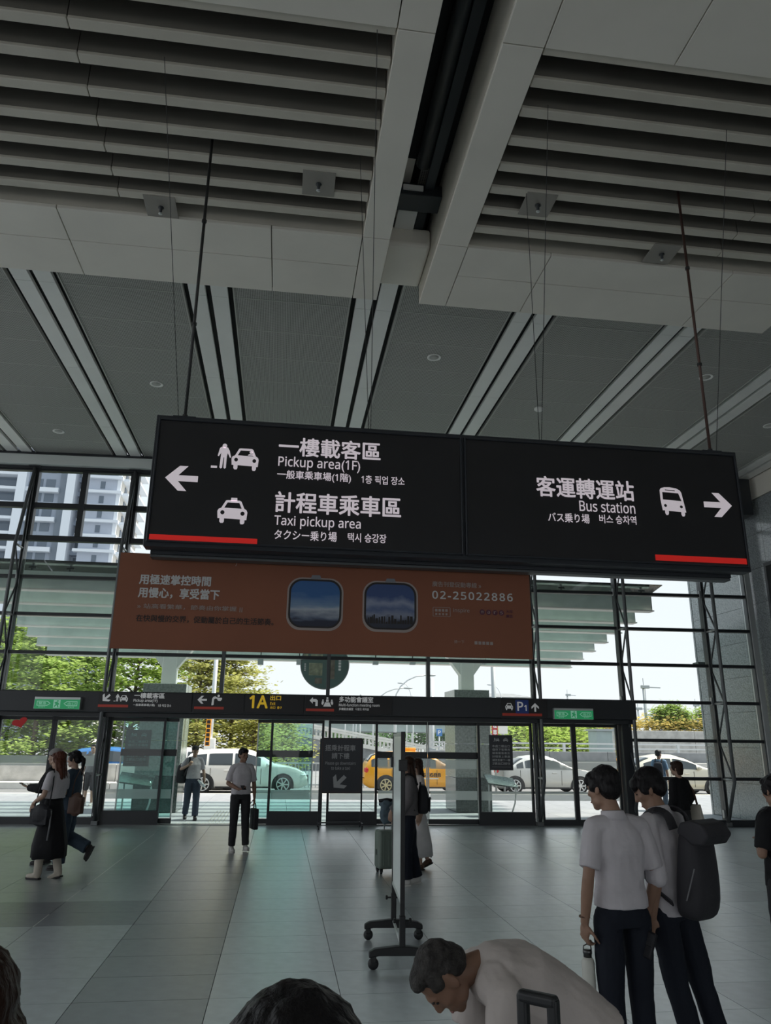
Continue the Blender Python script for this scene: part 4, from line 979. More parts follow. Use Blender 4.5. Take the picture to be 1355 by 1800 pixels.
def tree_proto(seed, H, R, n, mt, s=.13, layered=True, z_low=.25):
    rnd = random.Random(seed); t = empty('street_tree')
    tr = MB(); lf = MB(); tr.tube([(0, 0, 0), (rnd.uniform(-.1, .1), 0, H*.4), (rnd.uniform(-.15, .15), rnd.uniform(-.1, .1), H*.98)], [H*.022, H*.016, H*.004], 8)
    tips = []
    L = 11
    for k in range(L):
        z = H*(z_low+(1-z_low)*k/(L-1)*.98); rr = R*(1-.75*(k/(L-1))**1.6)*rnd.uniform(.75, 1.1)
        for b in range(6):
            a = rnd.uniform(0, 2*pi); e = Vector((rr*cos(a), rr*sin(a), z+rr*(.10 if layered else .35)))
            tr.tube([(0, 0, z-.05*H), tuple(e*.5+Vector((0, 0, z*.5-.01*H))), tuple(e)], [.03, .02, .006], 5)
            tips += [(Vector((0, 0, z)), e)]*1
    per = n//len(tips)
    for o, e in tips:
        for q in range(per):
            f = rnd.uniform(.25, 1.08); c = o.lerp(e, f); sp = .34*R*.5
            leaf_quad(lf, c+Vector((rnd.gauss(0, sp), rnd.gauss(0, sp), rnd.gauss(0, sp*(.32 if layered else .7)))), s*rnd.uniform(.6, 1.2), rnd)
    tr.build('trunk', 'bark', t, smooth=True); lf.build('foliage', mt, t, kind='stuff', fix=False); return t
def place_tree(proto, first, px, Y, sc, rz, label, group='street trees beyond the road wall'):
    o = proto if first else copy_tree(proto); p = at(px, 1300, Y); o.location = (p.x, Y, -.14); o.scale = (sc, sc, sc); o.rotation_euler = (0, 0, rz); tag(o, label, 'tree', group)
TA = tree_proto(1, 7.0, 2.7, 11000, 'leaf_green', .14, True, .10); TB = tree_proto(2, 7.0, 2.4, 6500, 'leaf_lime', .14, True, .12); TC = tree_proto(3, 6.5, 2.5, 9000, 'leaf_gold', .13, True, .10); TD = tree_proto(4, 3.0, 1.7, 2600, 'leaf_gold', .12, False, .1)
place_tree(TA, True, 62, 38.3, 1.03, 0, 'bright green layered tree standing left of the apartment fin gap'); TA['label'] = 'bright green layered tree behind the heart shaped flag'
place_tree(TA, False, 140, 42, 1.0, 2.1, 'bright green layered tree rising behind the denim dressed walker')
place_tree(TA, False, -15, 41, 1.08, 4.0, 'bright green layered tree partly cut off beside the heart flag')
place_tree(TB, True, 225, 39, 1.0, 1.0, 'loose lime green tree behind the dark door notice')
place_tree(TB, False, 275, 41, 1.0, 3.0, 'loose lime green tree with bare branches beside the stone column of the doorway')
place_tree(TC, True, 345, 38.5, 1.0, .3, 'golden green tree behind the man in the black cap')
place_tree(TC, False, 405, 40, 1.0, 2.2, 'golden green feathery tree behind the man in the white shirt')
place_tree(TD, True, 448, 38, 1.0, 0, 'low rounded golden shrub beyond the white minivan', 'rounded shrubs beyond the road'); place_tree(TD, False, 500, 45, 1.0, 2, 'small rounded shrub in front of the overpass', 'rounded shrubs beyond the road')
TE = tree_proto(5, 9.0, 6.5, 3800, 'leaf_dark', .42, False, .2)
for k, (px, Y, sc) in enumerate(((560, 100, .44), (602, 104, .46), (645, 98, .43), (690, 101, .47), (735, 104, .50), (780, 108, .47))):
    place_tree(TE, k == 0, px, Y, sc, k*1.3, 'dense dark green hillside tree beyond the elevated roads', 'hillside trees beyond the elevated roads')
TF = tree_proto(6, 2.0, 1.6, 1500, 'leaf_lime', .12, False, .1)
for k, (px, Y, sc) in enumerate(((952, 44, 1.3), (985, 46, 1.5), (1010, 47, 1.35), (1036, 50, 1.6), (912, 47, 1.5), (930, 52, 1.6), (1003, 54, 1.7))):
    place_tree(TF, k == 0, px, Y, sc, k, 'yellow green shrub in the distant car park', 'shrubs in the distant car park')
# planted bank on the retaining wall
rnd = random.Random(11); bk = MB()
for k in range(9000):
    x = rnd.uniform(XR+.2, 42); h = max(0, rnd.gauss(.35, .22)); leaf_quad(bk, Vector((x, rnd.uniform(42.75, 45.2), 2.6+h)), rnd.uniform(.06, .16), rnd)
bo_ = bk.build('bank_plants', 'leaf_dry', None, kind='stuff', fix=False); tag(bo_, 'dry yellow plants growing along the top of the retaining wall', 'plants')
MB().box(XR+.1, 60, 42.55, 45.4, -.1, 2.5).build('bank_soil', 'concrete', bo_)
TG = tree_proto(7, 1.3, 1.0, 1200, 'leaf_green', .10, False, .1)
for k, (px, sc) in enumerate(((1165, 1.0), (1185, 1.2), (1205, .9), (1240, 1.0))):
    place_tree(TG, k == 0, px, 44.2, sc, k, 'green bush standing up from the dry plants on the bank', 'bushes on the planted bank'); (TG if k == 0 else [o for o in COL.objects if o.name.startswith('street_tree')][-1])
for o in list(COL.objects):
    if o.get('group') == 'bushes on the planted bank': o.location.z = 2.5; o.name = 'bush'
    if o.get('group') in ('shrubs in the distant car park', 'rounded shrubs beyond the road'): o.name = 'shrub'
    if o.get('group') == 'hillside trees beyond the elevated roads': o.name = 'hillside_tree'

# ---------------------------------------------------------------- apartment tower
mat('apt_grey', (.27, .31, .38), .7, var=(.2, .06)); mat('apt_light', (.38, .42, .50), .7); mat('apt_white', (.66, .70, .76), .6); mat('apt_dark', (.15, .18, .22), .6); mat('apt_glass', (.10, .13, .17), .15); mat('apt_sunlit', (.66, .62, .56), .7)
YA = 150
ap = thing('apartment_tower', 'grey apartment tower with white vertical fins and white floor bands', 'building', (0, YA, -.14))
X = lambda px: at(px, 900, YA).x
NF, FH = 25, 3.08
HT = NF*FH
MB().box(X(-60), X(24), 1.5, 22, 0, HT).build('left_block', 'apt_dark', ap)
MB().box(X(24), X(40), -1.0, 4, 0, HT).build('fin', 'apt_white', ap)
MB().box(X(40), X(113), .6, 22, 0, HT).build('middle_block', 'apt_grey', ap)
MB().box(X(98), X(113), .2, 2, 0, HT).build('dark_strip', 'apt_dark', ap)
MB().box(X(113), X(128), -1.2, 4, 0, HT).build('fin', 'apt_white', ap)
MB().box(X(128), X(146), 3.0, 22, 0, HT).build('recess_block', 'apt_light', ap)
MB().box(X(146), X(207), -.4, 20, 0, HT).build('corner_block', 'apt_light', ap)
MB().box(X(207)-.6, X(207)+.1, -.5, .2, 0, HT).build('corner_post', 'apt_white', ap)
MB().box(X(207), X(207)+.15, .3, 20, 0, HT).build('side_face', 'apt_sunlit', ap)  # sunlight on this side put into a warmer, paler colour than the front
MB().box(X(-60), X(207), 0, 21, HT, HT+1.2).build('parapet', 'apt_white', ap)
def shared(mb): return mb.mesh('p')
wA = shared(MB().box(-.9, .9, -.08, .1, 0, 1.7)); wB = shared(MB().box(-.45, .45, -.08, .1, 0, 1.5)); wS = shared(MB().box(-.1, .1, -1.0, 1.0, 0, 1.7))
b1 = shared(MB().box(X(146)-.8, X(207)+.5, -1.2, .0, -.28, .28)); b2 = shared(MB().box(X(40), X(98), -.5, .7, -.45, .45)); b3 = shared(MB().box(X(-60), X(24), -.6, 1.6, -.28, .28)); b4 = shared(MB().box(X(207)-.3, X(207)+1.6, .3, 20, -.25, .25)); b5 = shared(MB().box(X(128), X(146), 1.6, 3.1, -.5, .5))
for f in range(6, NF):
    z = f*FH
    for m, nme, mt in ((b1, 'floor_band', 'apt_white'), (b3, 'balcony_slab', 'apt_white'), (b4, 'side_balcony', 'apt_white'), (b5, 'recess_balcony', 'apt_grey')):
        o = obj(nme, m, mt, ap); o.location = (0, 0, z)
    if f % 2 == 0: o = obj('floor_band', b2, 'apt_white', ap); o.location = (0, 0, z)
    for px, m, y in ((58, wA, .6), (80, wA, .6), (176, wB, -.4), (136, wB, 3.0), (6, wA, 1.5), (-8, wA, 1.5)):
        o = obj('window', m, 'apt_glass', ap); o.location = (X(px), y, z+.8)
    for y in (4, 9, 14): o = obj('side_window', wS, 'apt_glass', ap); o.location = (X(207)+.2, y, z+.7)
# ================================================================ cars
mat('tyre', (.018, .018, .018), .8); mat('rim_silver', (.60, .61, .62), .3, metal=.7); mat('rim_gold', (.62, .55, .34), .35, metal=.5); mat('car_glass', (.035, .045, .05), .06, spec=.7); mat('car_black', (.02, .02, .022), .5)
mat('paint_white', (.80, .78, .75), .25, coat=.5); mat('paint_taxi', (.88, .40, .02), .28, coat=.5); mat('paint_silver', (.56, .56, .54), .28, metal=.25, coat=.5); mat('paint_champagne', (.60, .57, .48), .28, metal=.2, coat=.5); mat('paint_amber', (.60, .30, .05), .4)
mat('tail_red', (.60, .02, .03), .2, coat=.5); mat('lamp_clear', (.75, .77, .78), .1, coat=.5); mat('plate_white', (.75, .77, .76), .5)
TOPS = {
 'van': [(0,.62),(.008,.95),(.03,1.18),(.07,1.40),(.13,1.50),(.25,1.555),(.42,1.57),(.53,1.53),(.61,1.40),(.69,1.18),(.745,1.04),(.83,.96),(.91,.86),(.965,.74),(.99,.60),(1,.45)],
 'saloon': [(0,.55),(.012,.86),(.05,.99),(.13,1.03),(.17,1.07),(.24,1.27),(.31,1.40),(.40,1.46),(.50,1.46),(.58,1.38),(.66,1.20),(.72,1.04),(.78,.97),(.88,.88),(.95,.76),(.985,.62),(1,.46)],
 'coupe': [(0,.55),(.012,.88),(.05,1.03),(.09,1.09),(.17,1.27),(.27,1.42),(.38,1.50),(.48,1.49),(.58,1.38),(.68,1.18),(.75,1.03),(.82,.96),(.90,.87),(.96,.74),(.99,.60),(1,.46)]}
def interp(pts, x):
    for (a, za), (b, zb) in zip(pts[:-1], pts[1:]):
        if x <= b: return za+(zb-za)*(x-a)/(b-a)
    return pts[-1][1]
def make_car(label, x0, y, paint, shape='van', L=4.5, W=1.72, hs=1.0, glass_x=((.06, .20), (.22, .40), (.42, .62)), screen=(.585, .735), back=(.03, .10), wheels=(.185, .80), wr=.32, rim='rim_silver', taxi=False, name='car', roof_rail=False):
    """x0 = rear end; the car faces +x; rings along the length follow the side outline"""
    t = thing(name, label, 'car', (x0, y, -.13)); h = W/2; pts = [(a, z*hs) for a, z in TOPS[shape]]
    belt_at = lambda f: min(.93*hs+.03*(1-f), interp(pts, f)-.015)
    wid = lambda f: h*(1-.16*max(0, (f-.86)/.14)**2-.10*max(0, (.10-f)/.10)**2)
    def ring(f):
        z1 = interp(pts, f); zb = belt_at(f); w = wid(f); d = max(0, z1-zb); ty = w*.985-d*.36
        zl = .20+.12*max(0, (f-.93)/.07)+.14*max(0, (.05-f)/.05)
        half = [(0, zl), (w*.88, zl), (w*.97, zl+.07), (w, zl+.25), (w, min(.70, zb-.04)), (w*.985, zb), (ty+.02*min(1, d*5), z1-.10*min(1, d*2)), (ty-.06*min(1, d*4)-.04, z1-.02*min(1, d*4)), (ty*.55, z1+.012*min(1, d*2)), (0, z1+.018*min(1, d*2))]
        return half
    fs_ = sorted(set([a for a, _ in pts]+[k/40 for k in range(41)]))
    rings = []
    for f in fs_:
        hf = ring(f); rings.append([(f*L, -yy, z) for yy, z in hf]+[(f*L, yy, z) for yy, z in reversed(hf[1:-1])])
    MB().loft(rings).build('body', paint, t, smooth=True)
    def strip(name_, f0, f1, i0, i1, v0, v1, s, off, mt='car_glass', n=8, slant=0.0):
        va, vb = [], []
        for k in range(n+1):
            f = f0+(f1-f0)*k/n
            for v in (v0, v1):
                g = min(max(f+slant*(v-v0), 0), 1); hf = ring(g); a = Vector((0, hf[i0][0], hf[i0][1])); b = Vector((0, hf[i1][0], hf[i1][1])); p = a.lerp(b, v)
                va.append((g*L, s*(p.y+off), p.z+off*.4)); vb.append((g*L, s*(p.y-.02), p.z-.02))
        m = MB(); N = len(va); fc = []
        for k in range(n): q = 2*k; fc.append((q, q+2, q+3, q+1)); fc.append((N+q, N+q+1, N+q+3, N+q+2))
        for q in ((0, 1), (N-2, N-1)): fc.append((q[0], q[1], q[1]+N, q[0]+N))
        for k in range(n):
            for e in (0, 1): q = 2*k+e; fc.append((q, q+2, q+2+N, q+N))
        m.add(va+vb, fc); return m.build(name_, mt, t, smooth=False)
    for s in (-1, 1):
        for f0, f1 in glass_x: strip('side_window', f0, f1, 5, 6, .10, .90, s, .010)
    def screen_(f0, f1, name_):
        va = []; n = 8
        for k in range(n+1):
            f = f0+(f1-f0)*k/n; hf = ring(f); w = hf[7][0]*.96; z = hf[9][1]
            for q in range(5): yy = w*(q/2-1); va.append((f*L, yy, z+.012-.02*abs(q/2-1)**2))
        m = MB(); m.add(va, [(5*k+q, 5*k+q+1, 5*k+q+6, 5*k+q+5) for k in range(n) for q in range(4)]); o = m.build(name_, 'car_glass', t, smooth=True)
        sd = o.modifiers.new('thick', 'SOLIDIFY'); sd.thickness = .02; return o
    screen_(screen[0], screen[1], 'windscreen'); screen_(back[0], back[1], 'rear_window')
    for wx in wheels:
        for s in (-1, 1):
            arc = [((wr+.075)*cos(a*pi/14), (wr+.06)*sin(a*pi/14)) for a in range(15)]
            MB().prism([(wx*L+a, wr+b) for a, b in arc]+[(wx*L-wr-.075, .19), (wx*L+wr+.075, .19)], s*(h-.2), s*(h+.006)).build('wheel_arch', 'car_black', t)
            M = Matrix.Translation((wx*L, s*(h-.085), wr)) @ Matrix.Rotation(pi/2, 4, 'X'); sg = 1 if s < 0 else -1
            w_ = MB().lathe([(.6*wr, -.10), (wr*.97, -.10), (wr, -.06), (wr, .06), (wr*.97, .10), (.6*wr, .10)], 28, M).build('wheel', 'tyre', t, smooth=True)
            nn = 28
            MB().loft([[(r*cos(2*pi*a/nn), r*sin(2*pi*a/nn), z) for a in range(nn)] for r, z in ((.60*wr, sg*.05), (.62*wr, sg*.108), (.72*wr, sg*.112), (.72*wr, sg*.05))], False, M, True).build('rim', rim, w_, smooth=True)
            MB().lathe([(.62*wr, sg*.03), (.62*wr, sg*.05)], 24, M).build('rim_back', 'car_black', w_)
            for q in range(7):
                a = q*2*pi/7; MB().bar((.04*cos(a), .04*sin(a), sg*.10), (.64*wr*cos(a), .64*wr*sin(a), sg*.10), .045, .02, M).build('spoke', rim, w_)
            MB().lathe([(.05, sg*.08), (.05, sg*.116)], 12, M).build('hub_cap', rim, w_)
    zf = interp(pts, .955); zr = .90*hs
    for s in (-1, 1):
        MB().ell((L*.945, s*(h-.20), zf-.10), (.20, .17, .085), 12, 8, None).build('headlamp', 'lamp_clear', t, smooth=True)
        MB().ell((L*.965, s*(h-.28), .42), (.10, .12, .10), 12, 8).build('fog_lamp', 'car_black', t, smooth=True)
        MB().ell((.12, s*(h-.16), zr-.04), (.13, .13, .11 if shape != 'van' else .16), 12, 8).build('tail_lamp', 'tail_red', t, smooth=True)
        MB().ell((L*(screen[1]-.055), s*(h+.07), belt_at(.6)+.08), (.09, .11, .075), 10, 8).build('mirror', paint, t, smooth=True)
        for fx in (.36, .56): MB().box(fx*L-.10, fx*L+.10, s*h-.025, s*h+.022, belt_at(fx)-.16, belt_at(fx)-.125).build('door_handle', paint, t, bev=.008)
        for fx in (.235, .41, .625): MB().box(fx*L, fx*L+.012, s*h*.985-.02, s*h+.004, .34, belt_at(fx)-.05).build('door_seam', 'car_black', t)
        MB().box(.28*L, .70*L, s*h*.94-.02, s*h*.94+.03, .20, .26).build('sill_trim', 'car_black', t)
    MB().box(-.015, .02, -.19, .19, .62, .76).build('number_plate', 'plate_white', t); MB().box(L-.03, L+.012, -.18, .18, .38, .52).build('number_plate', 'plate_white', t)
    MB().box(L*.965, L+.004, -h+.45, h-.45, .55, .66).build('grille', 'car_black', t, bev=.01)
    if taxi:
        text('55688', L*.50, L*.66, .70, .15, -h-.012, t, 'car_black', .03, 'door_number'); MB().box(L*.51, L*.64, -h-.010, -h+.004, .55, .59).build('door_strip', 'plate_white', t)
        zr_ = interp(pts, .4); MB().box(L*.36, L*.47, -.13, .13, zr_, zr_+.15).build('roof_lamp', 'paint_taxi', t, bev=.03)
    return t
YC = 31.2
def cx(px, Y=YC): return at(px, 1375, Y).x
make_car('white minivan passing right outside the open doorway', cx(318), YC, 'paint_white', 'van', 4.85, hs=1.02, wr=.34)
make_car('white car standing half hidden behind the minivan', cx(232), YC+2.05, 'paint_white', 'coupe', 4.4, hs=1.07)
make_car('yellow taxi with a black number on its door behind the wheeled board', cx(637), YC+.2, 'paint_taxi', 'van', 4.6, rim='rim_gold', taxi=True)
make_car('silver saloon with red tail lamp behind the six line notice', cx(863), YC+.2, 'paint_silver', 'saloon', 4.4, glass_x=((.205, .27), (.29, .43), (.45, .62)), screen=(.55, .71), back=(.18, .28))
make_car('pale champagne saloon outside behind the tote bag woman', cx(1076), YC-.6, 'paint_champagne', 'coupe', 4.55, hs=1.04, glass_x=((.17, .26), (.28, .43), (.45, .66)), screen=(.53, .73), back=(.10, .24))
make_car('white hatchback in the far car park seen beyond the guard rail', at(1010, 1330, 48).x, 48, 'paint_white', 'van', 4.2)
mat('paint_blue', (.03, .16, .42), .3, coat=.5)
make_car('blue car standing behind the concrete roadside wall', at(120, 1350, 35.4).x, 35.35, 'paint_blue', 'van', 4.3)
# ================================================================ people
def skin(n, c): return mat(n, c, .55, var=(14, .08))
skin('skin_warm', (.30, .175, .12)); skin('skin_light', (.42, .27, .20)); skin('skin_tan', (.24, .13, .085))
mat('hair_black', (.010, .009, .010), .45, spec=.18, bump=(60, .5), stretch=(1, 1, .25)); mat('hair_brown', (.035, .017, .011), .42, spec=.18, bump=(60, .5), stretch=(1, 1, .25)); mat('hair_auburn', (.085, .028, .016), .42, spec=.18, bump=(60, .5), stretch=(1, 1, .25)); mat('hair_grey', (.050, .046, .044), .55, spec=.18, var=(40, .5), bump=(120, .6))
cl = lambda n, c, r=.8, b=.5: mat(n, c, r, var=(7, .07), bump=(9, b), spec=.3)
cl('cloth_white', (.55, .52, .55)); cl('cloth_offwhite', (.56, .50, .475)); cl('cloth_navy', (.010, .013, .022)); cl('cloth_black', (.010, .010, .012)); cl('cloth_charcoal', (.03, .03, .034)); cl('denim', (.050, .075, .108)); cl('denim_light', (.16, .22, .32)); cl('cloth_grey', (.20, .20, .21)); cl('cloth_heather', (.14, .13, .135)); cl('cloth_blueprint', (.13, .22, .34)); cl('boot_cream', (.50, .45, .38), .6, .2); cl('shoe_white', (.58, .57, .55), .6, .2); cl('shoe_dark', (.03, .028, .028), .6, .2); cl('cloth_skirt_white', (.60, .58, .58)); cl('leather_brown', (.10, .055, .04), .5, .3); cl('nylon_black', (.016, .016, .020), .55, .35); cl('nylon_charcoal', (.035, .034, .040), .6, .35); cl('cap_grey', (.30, .29, .28)); cl('canvas_cream', (.58, .54, .47)); cl('cloth_olive', (.20, .19, .10))
mat('eye_dark', (.012, .010, .010), .2); mat('lip', (.30, .13, .11), .5); mat('brow', (.02, .016, .014), .7); mat('phone_black', (.008, .008, .010), .15); mat('steel_lid', (.10, .10, .10), .3, metal=.8); mat('bottle_white', (.60, .60, .55), .4); mat('luggage_olive', (.17, .21, .18), .4); mat('pet_clear', (.72, .76, .80), .15)

def V(*a): return Vector(a)
def etube(mb, cs, rights, ws, ds, n=16, e=2.4):
    """closed body of elliptical rings: centres, sideways directions, half widths and half depths"""
    cs = [Vector(c) for c in cs]; rings = []
    for i, c in enumerate(cs):
        t = (cs[min(i+1, len(cs)-1)]-cs[max(i-1, 0)]).normalized(); r = Vector(rights[i]).normalized(); r = (r-t*r.dot(t)).normalized(); f = t.cross(r)
        ring = []
        for k in range(n):
            a = 2*pi*k/n; ca, sa = cos(a), sin(a)
            ring.append(tuple(c+r*ws[i]*math.copysign(abs(ca)**(2/e), ca)+f*ds[i]*math.copysign(abs(sa)**(2/e), sa)))
        rings.append(ring)
    return mb.loft(rings)

def fuse(mb, name, mt, parent, vox, it=4, disp=None):
    """overlapping volumes become one continuous, smoothed surface"""
    o = mb.build(name, mt, parent)
    r = o.modifiers.new('fuse', 'REMESH'); r.mode = 'VOXEL'; r.voxel_size = vox; r.use_smooth_shade = True
    s = o.modifiers.new('smooth', 'SMOOTH'); s.factor = .5; s.iterations = it
    if disp:
        tx = bpy.data.textures.get('folds%g' % disp[0]) or bpy.data.textures.new('folds%g' % disp[0], 'CLOUDS'); tx.noise_scale = disp[0]; tx.noise_depth = 2
        d = o.modifiers.new('folds', 'DISPLACE'); d.texture = tx; d.strength = disp[1]; d.mid_level = .5; d.texture_coords = 'LOCAL'
    return o

BASE = dict(pelvis=(0, 0, .95), waist=(0, .0, 1.09), chest=(0, .0, 1.27), neck=(0, -.015, 1.44), head=(0, .02, 1.595),
  hipL=(-.09, 0, .90), hipR=(.09, 0, .90), kneeL=(-.095, .015, .49), kneeR=(.095, .015, .49), ankL=(-.10, -.02, .085), ankR=(.10, -.02, .085),
  shL=(-.158, -.01, 1.385), shR=(.158, -.01, 1.385), elL=(-.210, -.03, 1.11), elR=(.210, -.03, 1.11), wrL=(-.225, .04, .87), wrR=(.225, .04, .87))

def hand(mb, w, d, n, s, curl=.45, k=1.0):
    """palm and five fingers: wrist, pointing direction, palm side, thumb side"""
    w = Vector(w); d = Vector(d).normalized(); n = Vector(n); n = (n-d*n.dot(d)).normalized(); sd = d.cross(n)*s
    M = Matrix(((sd.x, d.x, n.x, 0), (sd.y, d.y, n.y, 0), (sd.z, d.z, n.z, 0), (0, 0, 0, 1))).to_4x4(); M.translation = w
    mb.ell((0, .048, .002), (.040*k, .052, .015), 12, 8, M)
    for i, (ox, ln) in enumerate(((.030, .070), (.010, .079), (-.010, .073), (-.029, .058))):
        p = V(ox, .088-.004*abs(i-1), 0); a = 0
        for q, fr in enumerate((.44, .32, .24)):
            a += curl*(.7 if q == 0 else 1.0); e = p+V(ox*.06, cos(a), sin(a))*ln*fr
            mb.cone(p, e, .0088-.0008*q, .0080-.0009*q, 8, M); p = e
    p = V(.030, .022, .004); a = V(.62, .62, .30)
    for q, ln in enumerate((.040, .033, .026)):
        e = p+a.normalized()*ln; mb.cone(p, e, .0115-.0015*q, .010-.0015*q, 8, M); p = e; a = a+V(-.28, .25, .25)

def head_parts(mb, M, female=False, fem=1.0):
    e = lambda c, r: mb.ell(c, r, 16, 12, M)
    e((0, -.012, .035), (.074, .092, .082)); e((0, .022, -.012), (.066, .070, .080)); e((0, .030, -.060), (.050, .058, .052)); e((0, .062, -.098), (.024, .024, .020))
    e((0, .078, .022), (.048, .016, .016)); mb.cone((0, .090, .010), (0, .104, -.026), .008, .0125, 8, M); e((0, .094, -.030), (.018, .012, .009)); e((0, .083, -.066), (.023, .012, .010)); e((0, .080, -.078), (.018, .011, .008))
    for s in (-1, 1):
        e((s*.040, .060, -.022), (.022, .020, .020)); e((s*.046, .018, -.072), (.014, .034, .022))
        mb.ell((s*.074, -.008, -.012), (.010, .019, .031), 10, 8, M); mb.ell((s*.080, -.015, -.004), (.006, .014, .024), 10, 8, M)

def person(label, loc, rz, J=None, h=1.70, head=(0, 0, 0), sk='skin_warm', shirt=None, pants=None, skirt=None, shoes='shoe_dark', hair=('short', 'hair_black'), hands=None, vox=.009, extras=None, bulk=1.0, hat=None, group=None, collar=False, boots=False):
    j = {k: Vector(v) for k, v in BASE.items()}
    for k, v in (J or {}).items(): j[k] = Vector(v)
    rsh = (j['shR']-j['shL']).normalized(); rhp = (j['hipR']-j['hipL']).normalized(); rm = (rsh+rhp).normalized()
    HM = Matrix.Translation(j['head']) @ Matrix.Rotation(head[1], 4, 'Z') @ Matrix.Rotation(head[0], 4, 'X') @ Matrix.Rotation(head[2], 4, 'Y')
    spine = [j['pelvis']-(j['waist']-j['pelvis'])*.6, j['pelvis'], j['waist'], j['chest'], j['chest'].lerp(j['neck'], .62), j['neck']]
    spr = [rhp, rhp, rm, rsh, rsh, rsh]; b = bulk
    # ---- body: one continuous surface
    mb = MB()
    etube(mb, spine, spr, [.130*b, .146*b, .120*b, .144*b, .128*b, .048], [.083*b, .093*b, .080*b, .094*b, .068*b, .043])
    mb.cone(j['neck']+(j['head']-j['neck'])*-.25, j['head'].lerp(j['neck'], .25), .056, .050, 12)
    head_parts(mb, HM)
    for S in 'LR':
        sh, el, wr = j['sh'+S], j['el'+S], j['wr'+S]; mb.cone(j['chest'].lerp(j['neck'], .5)*.35+sh*.65, sh, .052, .046); mb.cone(sh, el, .044*b, .037*b); mb.cone(el, el.lerp(wr, .35), .038*b, .039*b); mb.cone(el.lerp(wr, .35), wr, .039*b, .025)
        hd_, hn, cu = (hands or {}).get(S, ((0, .15, -1), ((1 if S == 'L' else -1), .15, 0), .4))
        hand(mb, wr, hd_, hn, 1 if S == 'L' else -1, cu)
        hp, kn, an = j['hip'+S], j['knee'+S], j['ank'+S]; mb.cone(hp, kn, .078*b, .052*b); mb.cone(kn, kn.lerp(an, .35), .052*b, .050*b); mb.cone(kn.lerp(an, .35), an, .050*b, .034)
        ft = (an-kn).normalized(); fw = V(0, 1, 0); fw = (fw-ft*fw.dot(ft)).normalized(); mb.cone(an-fw*.02+ft*.03, an+fw*.13+ft*.045, .036, .028)
    body = fuse(mb, 'person', sk, None, vox, 3)
    body.location = loc; body.rotation_euler = (0, 0, rz); k = h/1.70; body.scale = (k, k, k); tag(body, label, 'person', group)
    # ---- face details
    for s in (-1, 1):
        MB().ell((s*.031, .0785, .004), (.0125, .007, .005), 10, 6, HM).build('eye', 'eye_dark', body, smooth=True)
        MB().ell((s*.032, .084, .021), (.018, .006, .004), 10, 6, HM).build('eyebrow', 'brow', body, smooth=True)
    MB().ell((0, .089, -.070), (.021, .008, .006), 10, 6, HM).build('mouth', 'lip', body, smooth=True)
    # ---- hair
    style, hm = hair[:2]; hb = MB(); e = lambda c, r: hb.ell(c, r, 16, 12, HM)
    if style != 'none':
        e((0, -.026, .050), (.083, .096, .084)) if style != 'crop' else e((0, -.022, .046), (.079, .094, .079))
        if style in ('short', 'crop', 'grey'):
            e((0, -.060, -.005), (.068, .060, .062))
            for s in (-1, 1):
                if style == 'crop': e((s*.060, .010, .040), (.018, .042, .030)); e((s*.060, -.048, .006), (.018, .030, .040))
                else: e((s*.064, .004, .030), (.018, .040, .034)); e((s*.066, -.040, .000), (.018, .034, .045))
            if style == 'short': e((0, .048, .082), (.066, .046, .036)); e((-.03, .062, .066), (.036, .030, .028)); e((.03, .062, .066), (.036, .030, .028))
            if style == 'crop': e((0, .036, .088), (.062, .046, .032))
        if style == 'bowl':
            e((0, -.052, .000), (.076, .066, .075)); e((0, .045, .066), (.070, .050, .040))
            for s in (-1, 1): e((s*.068, .006, .020), (.022, .046, .050)); e((s*.030, .070, .048), (.040, .026, .030))
        if style in ('long', 'pony', 'bob', 'bun'):
            e((0, .042, .078), (.066, .050, .036))
            for s in (-1, 1): e((s*.066, .010, .016), (.022, .046, .056))
            e((0, -.062, -.010), (.074, .060, .070))
        if style == 'long':
            L_ = hair[2] if len(hair) > 2 else .30
            for s in (-1, 0, 1): hb.cone((s*.050, -.060+.012*abs(s), -.02), (s*.062, -.062-.02, -.05-L_), .052, .034, 12, HM)
            for s in (-1, 1): hb.cone((s*.072, -.012, .0), (s*.082, -.03, -.04-L_*.8), .030, .024, 10, HM)
        if style == 'pony': hb.cone((0, -.115, .015), (0, -.150, -.03), .030, .034, 10, HM); hb.cone((0, -.150, -.03), (0, -.120, -.25), .036, .014, 10, HM)
        if style == 'bob':
            for s in (-1, 0, 1): hb.cone((s*.048, -.058, -.01), (s*.050, -.058, -.085), .046, .030, 12, HM)
        if style == 'bun': e((0, -.10, .055), (.048, .042, .046))
        fuse(hb, 'hair', hm, body, .0065, 3, (.03, .012))
    if hat:
        km, brim = hat; q = MB(); q.ell((0, -.015, .066), (.090, .104, .074), 20, 12, HM); q.lathe([(.090, .040), (.094, .060), (.090, .085)], 24, HM @ Matrix.Translation((0, -.012, 0)) @ Matrix.Diagonal((1, 1.13, 1, 1)))
        c_ = fuse(q, 'cap', km, body, .006, 3)
        if brim: MB().add([tuple(HM @ Vector((.078*cos(a)*r_, .075+.085*sin(a)*r_, .058-.012*r_*r_+dz))) for dz in (0, .006) for r_ in (.25, 1) for a in [pi*q_/10 for q_ in range(11)]], [(i, i+1, i+12, i+11) for i in range(10)]+[(22+i, 33+i, 34+i, 23+i) for i in range(10)]+[(11+i, 12+i, 34+i, 33+i) for i in range(10)]).build('cap_brim', km, body)
